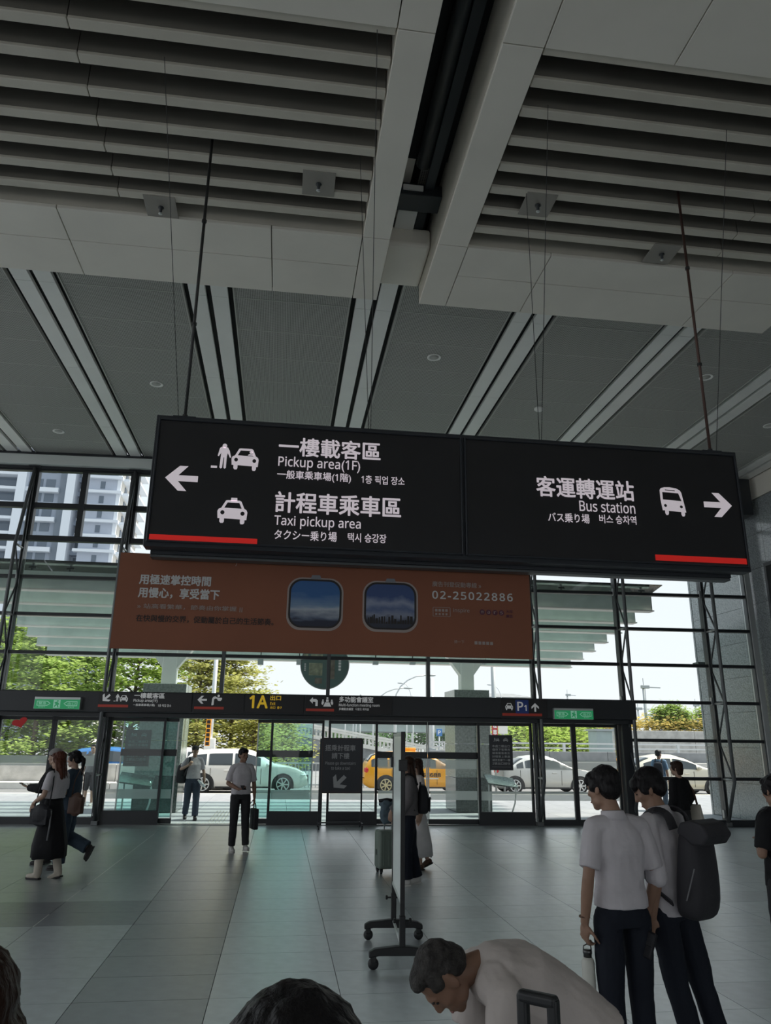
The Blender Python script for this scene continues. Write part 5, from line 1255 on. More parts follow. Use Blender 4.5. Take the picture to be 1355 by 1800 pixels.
    # ---- clothes
    if shirt:
        mt, sl, hem, lo = shirt[:4]; q = MB(); d = (j['waist']-j['pelvis']).normalized(); bottom = j['waist']-d*hem
        cs = [bottom, bottom.lerp(j['waist'], .5), j['waist'], j['chest'], j['chest'].lerp(j['neck'], .60), j['chest'].lerp(j['neck'], .84), j['chest'].lerp(j['neck'], 1.03)]
        etube(q, cs, [rhp, rhp, rm, rsh, rsh, rsh, rsh], [(.158+lo)*b, (.157+lo*.9)*b, (.143+lo)*b, (.160+lo*.7)*b, .150*b, .104*b, .071], [(.110+lo)*b, (.108+lo*.9)*b, (.102+lo)*b, (.116+lo*.7)*b, .098*b, .084*b, .066], 20)
        for S in 'LR':
            sh, el, wr = j['sh'+S], j['el'+S], j['wr'+S]; q.cone(j['chest'].lerp(j['neck'], .72)*.5+sh*.5, sh, .074*b, .061*b, 12)
            lo2 = lo*.6
            if sl > 0:
                e1 = sh.lerp(el, min(1, sl)); q.tube([sh, sh.lerp(e1, .5), e1], [.059*b+lo2*.4, .057*b+lo2, .055*b+lo2], 14)
                if sl > 1: e2 = el.lerp(wr, sl-1); q.ell(el, .056*b+lo2); q.tube([el, el.lerp(e2, .5), e2], [.056*b+lo2, .052*b+lo2, .042*b+lo2*.8], 14)
        so = fuse(q, 'shirt', mt, body, vox*.95, 3, (.11, .016))
        if collar:
            cc = MB(); nk = j['neck']; ax = (j['head']-j['chest']).normalized(); n_ = 20; rr = rsh; ff = ax.cross(rr)*-1
            rings = []
            for r_, hh_ in ((.064, -.02), (.061, .035), (.068, .030), (.080, -.022)): rings.append([tuple(nk+rr*r_*cos(2*pi*a/n_)+ff*r_*.95*sin(2*pi*a/n_)+ax*hh_) for a in range(n_)])
            cc.loft(rings, False, closed=True); cc.build('collar', mt, body, smooth=True)
    if pants:
        mt, ln, lo = pants[:3]; q = MB(); d = (j['waist']-j['pelvis']).normalized()
        etube(q, [j['pelvis']-d*.09, j['pelvis']-d*.02, j['pelvis']+d*.06, j['waist']-d*.03], [rhp]*4, [.150*b, .162*b, .152*b, .138*b], [.100*b, .110*b, .106*b, .096*b], 18)
        for S in 'LR':
            hp, kn, an = j['hip'+S], j['knee'+S], j['ank'+S]; q.cone(hp, hp.lerp(kn, .5), .090*b, (.078+lo)*b, 14)
            if ln >= 1: q.cone(hp.lerp(kn, .5), kn, (.078+lo)*b, (.064+lo)*b, 14)
            if ln >= 2:
                e2 = kn.lerp(an, .98 if ln < 2.5 else 1.0); q.ell(kn, (.064+lo)*b); q.tube([kn, kn.lerp(e2, .5), e2], [(.064+lo)*b, (.060+lo)*b, (.050+lo*1.3)*b], 14)
            elif ln > 1: q.ell(kn, (.064+lo)*b); q.tube([kn, kn.lerp(an, ln-1)], [(.064+lo)*b, (.062+lo)*b], 14)
        fuse(q, 'trousers' if ln >= 2 else 'shorts', mt, body, vox, 3, (.10, .014))
    if skirt:
        mt, z0, w0, d0 = skirt; q = MB(); n_ = 40; rings = []; bm_ = (j['ankL']+j['ankR'])/2; bm_.z = 0
        for t_ in (0, .15, .35, .6, .8, 1.0):
            z = j['waist'].z-.02+(z0-j['waist'].z)*t_; c = j['pelvis'].lerp(bm_, max(0, (t_-.15)*.7)); w_ = .135+(w0-.135)*min(1, t_*1.3); dd = .10+(d0-.10)*min(1, t_*1.3)
            rings.append([(c.x+cos(2*pi*a/n_)*w_*(1+.05*t_*sin(a*5*2*pi/n_*1.0)), c.y+sin(2*pi*a/n_)*dd*(1+.06*t_*sin(a*7*2*pi/n_)), z+.012*t_*sin(a*2*pi/n_*6)) for a in range(n_)])
        q.loft(rings); q.build('skirt', mt, body, smooth=True)
    for S in 'LR':
        kn, an = j['knee'+S], j['ank'+S]; ft = (an-kn).normalized(); fw = V(0, 1, 0); fw = (fw-ft*fw.dot(ft)).normalized(); sd = ft.cross(fw)
        M = Matrix(((sd.x, fw.x, -ft.x, an.x), (sd.y, fw.y, -ft.y, an.y), (sd.z, fw.z, -ft.z, an.z), (0, 0, 0, 1)))
        q = MB(); q.ell((0, .10, -.045), (.046, .075, .036), 14, 8, M); q.ell((0, -.015, -.032), (.042, .050, .045), 14, 8, M); q.cone((0, 0, -.02), (0, .07, -.045), .042, .042, 12, M)
        if boots: q.tube([M @ V(0, -.01, -.02), M @ V(0, -.01, .22)], [.055, .062], 14)
        s_ = fuse(q, 'boot' if boots else 'shoe', shoes, body, .008, 3)
        so_ = MB(); so_.loft([[tuple(M @ V(x_*(1.02), y_, z_)) for x_, y_ in ((-.035, -.06), (.035, -.06), (.046, .06), (.040, .14), (.012, .178), (-.012, .178), (-.040, .14), (-.046, .06))] for z_ in (-.085, -.062)]); so_.build('sole', 'shoe_white' if shoes == 'shoe_white' else 'shoe_dark', s_, bev=.006)
    return body, j, k

def world(body, p): return Matrix.Translation(body.location) @ body.rotation_euler.to_matrix().to_4x4() @ Matrix.Diagonal((*body.scale, 1)) @ Vector(p)

def backpack(label, body, c, tilt, size, mt, straps=True, roll=False, band=None, k=1.0, yaw=0.0):
    """worn bag: c = centre in the wearer's own frame, its back panel towards the wearer's back"""
    w, d, hgt = size; r = thing('backpack', label, 'backpack', body.location, body.rotation_euler.z); s = body.scale[0]
    M = Matrix.Diagonal((s, s, s, 1)) @ Matrix.Translation(c) @ Matrix.Rotation(yaw, 4, 'Z') @ Matrix.Rotation(tilt, 4, 'X')
    rings = []
    prof = [(-.5, .55, .60), (-.46, .86, .88), (-.30, 1.0, 1.06), (-.05, 1.0, 1.0), (.22, .95, .84), (.40, .86, .66), (.48, .70, .50), (.50, .45, .30)]
    if roll: prof = [(-.5, .62, .62), (-.45, .92, .95), (-.28, 1.0, 1.08), (0, .98, 1.0), (.25, .94, .86), (.42, .92, .72), (.5, .90, .55)]
    for z, a, b_ in prof:
        n = 24; ring = []
        for q in range(n):
            t = 2*pi*q/n; ct, st = cos(t), sin(t); ring.append(tuple(M @ Vector((w/2*a*math.copysign(abs(ct)**.6, ct), d/2*b_*math.copysign(abs(st)**.6, st)-d*.5*(1-b_)*-.5, z*hgt))))
        rings.append(ring)
    m = MB(); m.loft(rings); o = m.build('bag_body', mt, r, smooth=True, bev=0)
    sd = o.modifiers.new('soft', 'SUBSURF'); sd.levels = 1; sd.render_levels = 1
    if roll:   # rolled top leaning back
        t = MB(); t.loft([[tuple(M @ Vector((x_, y_-.0, hgt*.47+z_))) for y_, z_ in ((.06, .0), (.04, .06), (-.03, .085), (-.10, .075), (-.145, .02), (-.11, -.04), (-.04, -.05))] for x_ in (-w*.47, -w*.2, w*.2, w*.47)]); t.build('rolled_top', mt, r, bev=.015, seg=3)
    pk = MB()
    if not roll: pk.loft([[tuple(M @ Vector((w*.40*x_, -d*.5*y_, hgt*z_))) for x_, z_ in ((-1, -.40), (1, -.40), (1, -.02), (.9, .04), (-.9, .04), (-1, -.02))] for y_ in (.9, 1.14)]); pk.build('front_pocket', mt, r, bev=.02, seg=3)
    if band: MB().box(-w*.3, w*.3, -d*.62, -d*.54, hgt*band, hgt*band+.022, M).build('reflective_band', 'cloth_grey', r)
    lp = MB(); lp.tube([M @ Vector((-.035, d*.30, hgt*.46)), M @ Vector((-.03, d*.32, hgt*.56)), M @ Vector((.03, d*.32, hgt*.56)), M @ Vector((.035, d*.30, hgt*.46))], .010, 8); lp.build('grab_loop', mt, r, smooth=True)
    return r, M
def strap(r, pts, mt, w=.055, th=.012, name='shoulder_strap'):
    pts = [Vector(p) for p in pts]; rings = []
    # smooth the path
    for _ in range(2):
        q = [pts[0]]
        for a, b_ in zip(pts[:-1], pts[1:]): q += [a.lerp(b_, .25), a.lerp(b_, .75)]
        pts = q+[pts[-1]]
    return pts
def strap_mesh(r, pts, normals_from, mt, w=.055, th=.012, name='shoulder_strap'):
    pts = strap(r, pts, mt); rings = []; c = Vector(normals_from)
    for i, p in enumerate(pts):
        t = (pts[min(i+1, len(pts)-1)]-pts[max(i-1, 0)]).normalized(); n = (p-c); n = (n-t*n.dot(t)).normalized(); s = t.cross(n)
        rings.append([tuple(p+s*w/2*a+n*th*b_) for a, b_ in ((-1, 0), (1, 0), (1, 1), (-1, 1))])
    m = MB(); m.loft(rings); return m.build(name, mt, r, smooth=False, bev=.003, seg=1)
# ---------------------------------------------------------------- the two students
st1, j1, k1 = person('student in a white short sleeved shirt and navy trousers holding a white bottle', (2.04, 4.62, 0), radians(8),
  dict(head=(-.05, .03, 1.595), neck=(-.018, -.015, 1.44), elL=(-.230, -.05, 1.125), wrL=(-.235, .01, .885), elR=(.225, -.03, 1.11), wrR=(.215, .09, .87)), 1.735, (-.18, .42, .05), 'skin_warm',
  ('cloth_white', .82, .13, .016), ('cloth_navy', 2, .012), shoes='shoe_dark', hair=('bowl', 'hair_black'), vox=.0075, bulk=.91, collar=True, hands={'L': ((.05, .25, -1), (1, .2, 0), .75), 'R': ((-.05, .35, -1), (-1, .1, .1), .35)})
st2, j2, k2 = person('student in a rolled sleeve white shirt with a large roll top backpack, bowing his head', (2.57, 4.80, 0), radians(30),
  dict(pelvis=(-.11, .065, .95), waist=(-.12, .06, 1.09), chest=(-.12, .07, 1.27), neck=(-.11, .085, 1.44), head=(-.105, .15, 1.572), hipL=(-.20, .065, .90), hipR=(-.02, .06, .90), kneeL=(-.14, .05, .49), kneeR=(.04, .0, .49), ankL=(-.06, -.02, .085), ankR=(.14, -.06, .085),
       shL=(-.275, .065, 1.385), shR=(.035, .075, 1.385), elL=(-.325, .0, 1.11), wrL=(-.285, .08, .88), elR=(.06, .08, 1.11), wrR=(.04, .28, 1.02)), 1.74, (-.50, .52, .05), 'skin_warm',
  ('cloth_white', 1.08, .20, .018), ('cloth_navy', 2, .010), shoes='shoe_dark', hair=('bowl', 'hair_black'), vox=.0075, bulk=.93, collar=True, hands={'L': ((.0, .35, -1), (1, .3, 0), .45)})
bp, M = backpack('large charcoal roll top backpack on the bowing student', st2, (-.135, -.150, 1.12), radians(6), (.28, .17, .48), 'nylon_charcoal', roll=True)
for s in (-1, 1):
    P = [(-.12+s*.085, -.06, 1.36), (-.12+s*.095, -.035, 1.445), (-.12+s*.105, .05, 1.465), (-.12+s*.115, .14, 1.40), (-.12+s*.135, .19, 1.25), (-.12+s*.155, .10, 1.06), (-.12+s*.15, -.06, .97)]
    strap_mesh(bp, [Vector(p)*k2 for p in P], Vector((-.12, .06, 1.25))*k2, 'nylon_charcoal', .060, .012)
MB().tube([M @ V(-.155, -.02, -.12), M @ V(-.160, -.05, -.02), M @ V(-.158, -.07, .06)], .004, 6).build('zip_cord', 'cloth_grey', bp)
# what the students hold
w = world(st1, j1['wrL']+Vector((.030, .045, -.150)))
bt = thing('drinking_bottle', 'white insulated bottle with steel neck hanging from the student\'s hand', 'bottle', (w.x, w.y, w.z-.265))
MB().lathe([(.030, 0), (.036, .006), (.037, .02), (.037, .195), (.034, .212), (.024, .228)], 24).build('body', 'bottle_white', bt, smooth=True)
MB().lathe([(.0235, .226), (.0235, .245), (.026, .246), (.026, .262), (.022, .268)], 20).build('lid', 'steel_lid', bt, smooth=True)
MB().tube([(-.024, 0, .255), (-.022, 0, .285), (0, 0, .295), (.022, 0, .285), (.024, 0, .255)], .004, 8).build('carry_loop', 'steel_lid', bt, smooth=True)
w = at(1134, 1652, 4.56)
ph = thing('pouch', 'small black folded pouch held between the two students', 'pouch', (w.x, w.y, w.z-.06)); ph.rotation_euler = (radians(12), radians(18), radians(30))
MB().box(-.012, .012, -.04, .04, -.03, .11).build('body', 'nylon_black', ph, bev=.008, seg=3); MB().box(-.016, .0, -.036, .036, .03, .105).build('flap', 'nylon_black', ph, bev=.006)
wr_ = j1['wrR']; b_ = MB(); n_ = 18; rings = [[tuple(wr_+Vector((r*cos(2*pi*a/n_), r*sin(2*pi*a/n_), z+.03))) for a in range(n_)] for r, z in ((.030, -.008), (.036, -.008), (.036, .008), (.030, .008))]
b_.loft(rings, False, closed=True); b_.build('wrist_strap', 'nylon_black', st1, smooth=True)
wr_ = j1['wrL']; b_ = MB(); rings = [[tuple(wr_+Vector((r*cos(2*pi*a/n_), r*sin(2*pi*a/n_), z+.03))) for a in range(n_)] for r, z in ((.028, -.004), (.032, -.004), (.032, .004), (.028, .004))]
b_.loft(rings, False, closed=True); b_.build('bracelet', 'leather_brown', st1, smooth=True)

# ---------------------------------------------------------------- man bending over a suitcase
bm, jb, kb = person('grey haired man in a white t-shirt bending low over his luggage', (1.245, 3.2, 0), radians(96),
  dict(pelvis=(0, -.02, .77), waist=(0, .12, .90), chest=(0, .28, .99), neck=(0, .45, 1.045), head=(0, .575, 1.02), hipL=(-.09, -.04, .73), hipR=(.09, -.04, .73), kneeL=(-.1, .11, .42), kneeR=(.1, .11, .42),
       shL=(-.17, .40, .995), shR=(.17, .40, .995), elL=(-.20, .41, .745), elR=(.20, .41, .745), wrL=(-.17, .50, .52), wrR=(.17, .50, .52)), 1.74, (-1.18, 0, 0), 'skin_tan',
  ('cloth_offwhite', .72, .16, .018), ('cloth_charcoal', 2, .012), shoes='shoe_dark', hair=('crop', 'hair_grey'), vox=.0075, bulk=1.10)
q = at(945, 1752, 2.36)
sc_ = thing('trolley_case', 'dark trolley suitcase with a black pull handle in front of the bending man', 'suitcase', (q.x, 2.36, 0), radians(-42))
MB().box(-.20, .20, -.12, .12, .05, .62).build('shell', 'nylon_charcoal', sc_, bev=.04, seg=4)
for s in (-1, 1):
    MB().tube([(s*.046, .0, .60), (s*.046, .0, q.z-.03)], .0105, 10).build('handle_tube', 'steel_light', sc_, smooth=True)
    MB().box(s*.046-.016, s*.046+.016, -.016, .016, q.z-.09, q.z+.004).build('handle_corner', 'plastic_black', sc_, bev=.008, seg=3)
    for y in (-.08, .08): MB().lathe([(.01, -.012), (.025, -.012), (.025, .012), (.01, .012)], 14, Matrix.Translation((s*.15, y, .025)) @ Matrix.Rotation(pi/2, 4, 'Y')).build('wheel', 'plastic_black', sc_, smooth=True)
    for y in (-.08, .08): MB().box(s*.15-.02, s*.15+.02, y-.02, y+.02, .03, .06).build('wheel_bracket', 'plastic_black', sc_)
MB().box(-.06, .06, -.018, .018, q.z-.022, q.z+.012).build('grip', 'plastic_black', sc_, bev=.012, seg=4)

# ---------------------------------------------------------------- people right at the camera
person('person with short black hair seen from behind, only the crown in view', (.030, .90, 0), radians(-4), None, 1.625, (-.10, .1, 0), 'skin_light', ('cloth_black', 2, .2, .01), ('cloth_charcoal', 2, .01), hair=('bowl', 'hair_black'), vox=.011, bulk=.9)
person('person with long brown hair and dark coat cut off by the picture edge', (-.424, 1.24, 0), radians(10), None, 1.60, (-.05, .2, 0), 'skin_light', ('cloth_charcoal', 2, .3, .02), ('cloth_charcoal', 2, .01), hair=('long', 'hair_brown', .26), vox=.011, bulk=.95)

# ---------------------------------------------------------------- person at the right edge
p = at(1364, 1400, 5.9)
re_, jr, kr = person('person in a black t-shirt with bun and backpack beside the stone wall side', (p.x, 5.9, 0), radians(12), dict(elL=(-.235, -.01, 1.12), wrL=(-.04, .20, 1.20), elR=(.235, -.01, 1.12), wrR=(.16, .21, 1.16)), 1.64, (-.2, 0, 0), 'skin_warm', ('cloth_black', .85, .22, .02), ('cloth_charcoal', 2, .015), hair=('bun', 'hair_black'), vox=.010, hands={'L': ((.7, .4, .3), (.3, .3, -1), .5), 'R': ((-.5, .6, .3), (-.3, .3, -1), .5)})
re_['label'] = 'person in a black t-shirt with a hair bun, a backpack on the back'
bp, M = backpack('black backpack on the person with the hair bun', re_, (.03, -.185, 1.16), radians(4), (.28, .17, .44), 'nylon_black')
for s in (-1, 1): strap_mesh(bp, [Vector(p)*kr for p in [(s*.09, -.10, 1.36), (s*.10, -.04, 1.455), (s*.11, .06, 1.455), (s*.12, .13, 1.36), (s*.14, .10, 1.18), (s*.14, -.06, 1.02)]], Vector((0, 0, 1.25))*kr, 'nylon_black', .05)

# ---------------------------------------------------------------- woman with tote bag
tw, jt, kt = person('woman in a black top with short brown hair carrying a cream tote bag', (6.42, 12.0, 0), radians(22), dict(elR=(.24, -.03, 1.12), wrR=(.22, .10, .92)), 1.60, (-.05, .35, 0), 'skin_light', ('cloth_black', 1.9, .16, .018), ('cloth_charcoal', 2, .03), hair=('bob', 'hair_brown'), vox=.010, shoes='shoe_white')
w = world(tw, (.275, -.02, 1.0))
tb = thing('tote_bag', 'cream tote bag with dark trim hanging from the shoulder of the woman in black', 'tote bag', (w.x, w.y, .62), radians(22))
MB().add([(-.05, -.19, 0), (.05, -.19, 0), (.05, .19, 0), (-.05, .19, 0), (-.012, -.15, .34), (.012, -.15, .34), (.012, .15, .34), (-.012, .15, .34)], [(3,2,1,0),(4,5,6,7),(0,1,5,4),(1,2,6,5),(2,3,7,6),(3,0,4,7)]).build('bag_body', 'canvas_cream', tb, bev=.012, seg=3)
MB().box(-.056, .056, -.195, .195, -.005, .05).build('bag_base', 'nylon_black', tb, bev=.008)
for s in (-1, 1): MB().tube([(s*.012, -.09, .33), (s*.012-.04, -.07, .55), (-.11, -.02, .70), (s*.012-.04, .05, .55), (s*.012, .09, .33)], .009, 6).build('strap', 'leather_brown', tb, smooth=True)

# ---------------------------------------------------------------- woman behind the board, her friend, her case
p = at(718, 1440, 11.05)
bw, jw, kw = person('woman with long dark hair in a grey sweatshirt behind the wheeled board', (p.x, 11.05, 0), radians(84), dict(elL=(-.235, .02, 1.11), wrL=(-.20, .20, .93), elR=(.235, .02, 1.11), wrR=(.2, .24, .95), kneeL=(-.09, .05, .49), ankL=(-.09, .03, .085), kneeR=(.09, -.03, .49), ankR=(.09, -.12, .085)), 1.655, (-.1, .05, 0), 'skin_light', ('cloth_heather', 2, .17, .035), ('cloth_navy', 2, .03), shoes='shoe_white', hair=('long', 'hair_brown', .22), vox=.009)
bp, M = backpack('small black daypack with a grey band on the woman with long hair', bw, (0, -.215, 1.13), radians(2), (.27, .17, .40), 'nylon_black', band=.02)
for s in (-1, 1): strap_mesh(bp, [Vector(p)*kw for p in [(s*.09, -.12, 1.32), (s*.105, -.05, 1.465), (s*.115, .06, 1.47), (s*.125, .15, 1.36), (s*.15, .12, 1.14), (s*.15, -.08, .98)]], Vector((0, 0, 1.25))*kw, 'nylon_black', .045)
p = at(737, 1450, 12.3)
person('woman in a long white skirt half hidden behind the grey sweatshirt woman', (p.x-.03, 12.3, 0), radians(96), dict(kneeR=(.09, -.06, .47), ankR=(.09, -.20, .13)), 1.60, (-.05, 0, 0), 'skin_light', ('cloth_offwhite', 1.5, .12, .015), None, ('cloth_skirt_white', .22, .17, .19), shoes='leather_brown', hair=('long', 'hair_brown', .12), vox=.010)
p = at(676, 1500, 12.1)
lc = thing('suitcase', 'olive green hard shell suitcase standing beside the wheeled board', 'suitcase', (p.x+.06, 12.05, 0), radians(10))
MB().box(-.20, .20, -.13, .13, .06, .60).build('shell', 'luggage_olive', lc, bev=.05, seg=4)
for x in (-.12, -.04, .04, .12): MB().box(x-.008, x+.008, -.137, -.128, .12, .54).build('shell_rib', 'luggage_olive', lc, bev=.003)
MB().box(-.203, -.196, -.03, .03, .25, .33).build('side_handle', 'plastic_black', lc, bev=.003)
for s in (-1, 1):
    MB().tube([(s*.06, .06, .58), (s*.06, .06, .95)], .009, 8).build('handle_tube', 'steel_light', lc, smooth=True)
    for y in (-.09, .09):
        MB().lathe([(.01, -.014), (.03, -.014), (.03, .014), (.01, .014)], 14, Matrix.Translation((s*.15, y, .03)) @ Matrix.Rotation(pi/2, 4, 'Y')).build('wheel', 'plastic_black', lc, smooth=True); MB().box(s*.15-.022, s*.15+.022, y-.022, y+.022, .03, .07).build('wheel_bracket', 'plastic_black', lc)
MB().box(-.08, .08, .04, .08, .94, .975).build('grip', 'plastic_black', lc, bev=.01)
w = lc.location
hg = thing('bundle', 'blue grey folded jacket bundle hung over the suitcase handle', 'jacket', (w.x-.04, w.y-.02, .97))
m = MB(); m.ell((0, 0, -.02), (.14, .10, .04)); m.cone((-.02, -.06, -.04), (-.03, -.07, -.24), .09, .06, 12); m.cone((.06, -.05, -.04), (.05, -.07, -.20), .07, .06, 12); m.ell((-.01, -.07, -.16), (.12, .07, .13))
fuse(m, 'folded_cloth', cl('jacket_blue', (.10, .14, .17)), hg, .012, 4, (.06, .03)); MB().tube([(-.13, 0, .03), (0, -.02, .05), (.13, 0, .03)], .025, 8).build('cuff', 'nylon_black', hg, smooth=True)

# ---------------------------------------------------------------- man in white shirt, man in the doorway
wm, jm, km = person('young man in a white polo shirt and dark trousers looking aside with a phone', (-.63, 14.35, 0), radians(196), dict(elR=(.235, -.03, 1.12), wrR=(.09, .19, 1.03), elL=(-.235, -.02, 1.11), wrL=(-.24, .05, .87), kneeL=(-.10, .05, .49), ankL=(-.115, .09, .10), kneeR=(.10, .02, .49), ankR=(.10, -.03, .085)), 1.70, (-.02, .35, 0), 'skin_tan', ('cloth_white', .85, .15, .02), ('cloth_charcoal', 2, .008), shoes='shoe_white', hair=('short', 'hair_black'), vox=.009, collar=True, hands={'R': ((-.7, .5, .05), (-.2, .3, 1), .55), 'L': ((0, .15, -1), (1, .2, 0), .8)})
w = world(wm, jm['wrR']+Vector((-.07, .06, .03))); pm_ = thing('phone', 'dark phone in the hand of the man in the white polo', 'phone', (w.x, w.y, w.z), radians(20)); MB().box(-.036, .036, -.075, .075, -.004, .004).build('case', 'phone_black', pm_, bev=.003); MB().box(-.033, .033, -.07, .07, .004, .005).build('screen', 'phone_black', pm_); pm_.rotation_euler = (radians(25), 0, radians(20))
w = world(wm, jm['wrL']+Vector((-.01, .02, -.09)))
sb = thing('shoulder_bag', 'dark flat bag hanging beside the man in the white polo', 'bag', (w.x, w.y, w.z-.42), radians(196))
MB().box(-.045, .045, -.15, .15, .0, .34).build('bag_body', 'nylon_black', sb, bev=.02, seg=3)
MB().tube([(0, -.10, .33), (0, -.04, .42), (0, .04, .42), (0, .10, .33)], .010, 6).build('handle', 'nylon_black', sb, smooth=True)
cm, jc, kc = person('man in a black cap and white t-shirt walking in through the open doorway', (-2.04, 19.75, 0), radians(192), dict(elR=(.30, -.05, 1.17), wrR=(.15, .17, 1.27), elL=(-.25, -.02, 1.11), wrL=(-.27, .10, .90), kneeL=(-.10, .10, .50), ankL=(-.10, .12, .09), kneeR=(.10, -.02, .48), ankR=(.105, -.20, .13)), 1.68, (0, .12, 0), 'skin_light', ('cloth_white', .80, .14, .02), ('denim_light', 2, .02), shoes='shoe_dark', hair=('crop', 'hair_black'), vox=.010, hat=('cloth_black', True), hands={'R': ((-.5, .3, .6), (-.3, -.6, .3), .9), 'L': ((0, .3, -1), (1, .2, 0), .8)})
cm.location.z = -.01; MATS['denim_dark'] = cl('denim_dark', (.06, .075, .11)); [c for c in cm.children if c.name.startswith('trousers')][0].data.materials[0] = MATS['denim_dark']
bp, M = backpack('black backpack slung at the side of the man in the black cap', cm, (.27, -.10, 1.05), radians(6), (.28, .20, .44), 'nylon_black', yaw=radians(-40))
strap_mesh(bp, [Vector(p)*kc for p in [(.24, -.10, 1.24), (.15, -.07, 1.42), (.12, .06, 1.46), (.125, .16, 1.33), (.19, .10, 1.12), (.24, -.02, .96)]], Vector((.05, 0, 1.25))*kc, 'nylon_black', .045)
w = world(cm, jc['wrL']+Vector((0, .05, -.12))); wb_ = thing('water_bottle', 'clear water bottle held low by the man in the black cap', 'bottle', (w.x, w.y, w.z)); wb_.rotation_euler = (0, radians(-50), 0)
MB().lathe([(.028, -.02), (.032, -.01), (.032, .10), (.030, .11), (.032, .12), (.032, .16), (.014, .20)], 16).build('body', 'pet_clear', wb_, smooth=True); MB().lathe([(.015, .20), (.015, .22)], 12).build('cap', 'print_bright', wb_, smooth=True)

# ---------------------------------------------------------------- the three walkers by the side windows
bo1, jq, kq = person('woman with auburn hair, white top, long black skirt and cream boots', (-3.13, 11.86, 0), radians(66), dict(elL=(-.235, .0, 1.12), wrL=(-.19, .20, 1.00), elR=(.235, .03, 1.12), wrR=(.19, .24, 1.02), kneeL=(-.09, .06, .49), ankL=(-.09, .06, .085), kneeR=(.09, -.02, .49), ankR=(.09, -.14, .085)), 1.66, (-.10, .25, 0), 'skin_light', ('cloth_white', .75, .02, .015), None, ('cloth_black', .30, .23, .24), shoes='boot_cream', hair=('long', 'hair_auburn', .20), vox=.009, boots=True)
w = world(bo1, (-.245, .0, .92))
hb_ = thing('shoulder_bag', 'black slouchy shoulder bag on the woman with auburn hair', 'bag', (w.x, w.y, .70), radians(66))
m = MB(); m.ell((0, 0, .14), (.07, .17, .15)); m.box(-.05, .05, -.14, .14, .02, .22); fuse(m, 'bag_body', 'nylon_black', hb_, .010, 4)
MB().tube([(0, -.12, .22), (.05, -.10, .55), (.11, -.04, .72), (.11, .04, .72), (.05, .10, .55), (0, .12, .22)], .009, 6).build('strap', 'nylon_black', hb_, smooth=True)
MB().tube([(.02, -.15, .2), (.0, -.17, .0), (.0, -.16, -.18)], .012, 6).build('hanging_strap', 'cloth_grey', hb_, smooth=True)
dw, jd, kd = person('woman with a black ponytail in denim shirt and jeans, one foot lifted', (-3.10, 12.62, 0), radians(78), dict(kneeL=(-.09, .02, .49), ankL=(-.09, .02, .085), kneeR=(.09, .04, .47), ankR=(.09, -.33, .30), elL=(-.235, .03, 1.12), wrL=(-.20, .22, .98), elR=(.235, .03, 1.12), wrR=(.20, .22, .98)), 1.655, (-.12, .1, 0), 'skin_light', ('denim', 1.9, .24, .03), ('denim', 2, .035), shoes='shoe_dark', hair=('pony', 'hair_black'), vox=.009)
w = world(dw, (-.20, -.20, .98))
br = thing('shoulder_bag', 'brown leather bag hanging behind the ponytailed woman in denim', 'bag', (w.x, w.y, .76), radians(70))
m = MB(); m.ell((0, 0, .16), (.06, .13, .17)); m.box(-.045, .045, -.11, .11, .03, .26); fuse(m, 'bag_body', 'leather_brown', br, .010, 4); MB().tube([(0, -.09, .28), (.04, -.05, .56), (.10, .06, .66), (.05, .10, .5), (0, .09, .28)], .008, 6).build('strap', 'leather_brown', br, smooth=True)
p = at(99, 1400, 13.0)
cp_, jp, kp = person('person in a grey cap and black clothes walking behind the auburn haired woman', (p.x-.12, 13.15, 0), radians(80), dict(elL=(-.235, .08, 1.12), wrL=(-.15, .32, 1.14), elR=(.235, .05, 1.12), wrR=(.15, .30, 1.12), chest=(0, .02, 1.27)), 1.67, (-.15, .1, 0), 'skin_light', ('cloth_black', 1.9, .22, .03), ('cloth_black', 2, .03), shoes='shoe_dark', hair=('crop', 'hair_brown'), hat=('cap_grey', False), vox=.010, hands={'L': ((.2, 1, .2), (.2, .1, 1), .4), 'R': ((-.2, 1, .2), (-.2, .1, 1), .4)})
w = world(cp_, jp['wrL']+Vector((.03, .09, .03))); po = thing('phone', 'phone held out by the person in the grey cap', 'phone', (w.x, w.y, w.z), radians(80)); MB().box(-.036, .036, -.075, .075, -.004, .004).build('case', 'phone_black', po, bev=.003); MB().box(-.033, .033, -.07, .07, .004, .005).build('screen', 'phone_black', po); po.rotation_euler = (radians(25), 0, radians(80))

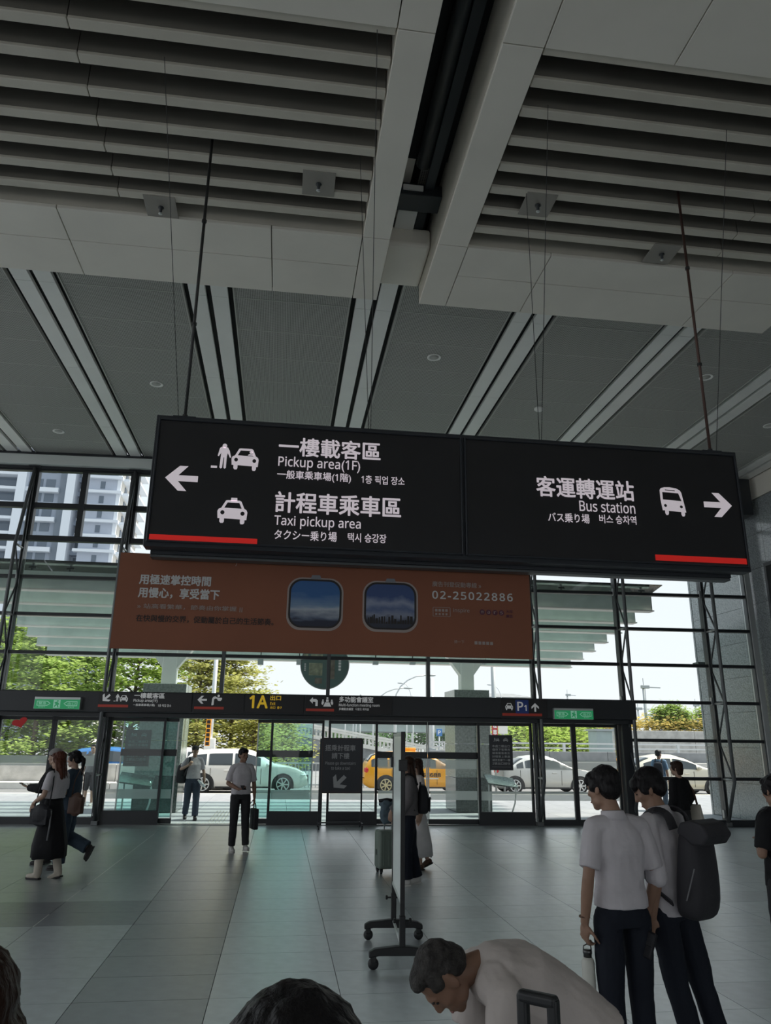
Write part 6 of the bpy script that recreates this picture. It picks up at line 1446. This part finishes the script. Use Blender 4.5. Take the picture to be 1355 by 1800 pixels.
# ---------------------------------------------------------------- outside
p = at(161, 1350, 23.6)
sm, js, ks = person('man in sunglasses, grey t-shirt and dark shorts outside the glass', (p.x, 23.6, -.01), radians(176), None, 1.66, (0, 0, 0), 'skin_light', ('cloth_grey', .8, .16, .02), ('cloth_charcoal', 1.05, .02), shoes='shoe_white', hair=('crop', 'hair_black'), vox=.011)
MB().box(-.058, .058, .086, .098, -.006, .020, Matrix.Translation(js['head'])).build('sunglasses', 'phone_black', sm, bev=.005)
p = at(1160, 1360, 22.2)
bl, jl, kl = person('man in a blue printed shirt with dark backpack outside the right hand windows', (p.x, 22.2, -.01), radians(-38), None, 1.68, (0, -.5, 0), 'skin_warm', ('cloth_blueprint', .85, .2, .02), ('denim', 2, .02), shoes='shoe_white', hair=('short', 'hair_black'), vox=.011)
bl['label'] = 'man in a blue printed shirt with a dark backpack outside by the champagne saloon'
bp, M = backpack('dark blue backpack on the man in the printed shirt', bl, (0, -.20, 1.15), radians(2), (.28, .17, .42), 'cloth_navy')
for s in (-1, 1): strap_mesh(bp, [Vector(p)*kl for p in [(s*.09, -.10, 1.36), (s*.10, -.04, 1.455), (s*.11, .06, 1.455), (s*.12, .13, 1.36), (s*.14, .10, 1.18), (s*.14, -.06, 1.02)]], Vector((0, 0, 1.25))*kl, 'cloth_navy', .05)

# ---------------------------------------------------------------- red heart on a stick
mat('heart_red', (.70, .02, .02), .5)
p = at(35, 1270, 17.2); e_ = at(-60, 1365, 17.2)
hf = thing('guide_flag', 'red heart shaped guide flag on a slanting pale stick', 'flag', (p.x, 17.2, 0))
hp = [(16*sin(t)**3/17, (13*cos(t)-5*cos(2*t)-2*cos(3*t)-cos(4*t))/17) for t in [2*pi*k/28 for k in range(28)]]
Mh = Matrix.Translation((0, 0, p.z)) @ Matrix.Rotation(radians(-20), 4, 'Y')
MB().prism([(a*.165, b*.12) for a, b in hp], -.012, .012, Mh).build('heart', 'heart_red', hf, bev=.006)
sx_ = (e_.x-p.x); sz_ = (e_.z-p.z); n_ = (p.z)/-sz_
MB().tube([(-.12, 0, p.z-.0), (-.12+sx_*n_, 0, 0)], .011, 8).build('stick', 'steel_light', hf, smooth=True)
MB().lathe([(.14, 0), (.14, .02), (.03, .03)], 16, c=(-.12+sx_*n_, 0, 0)).build('stick_base', 'plastic_black', hf, smooth=True)
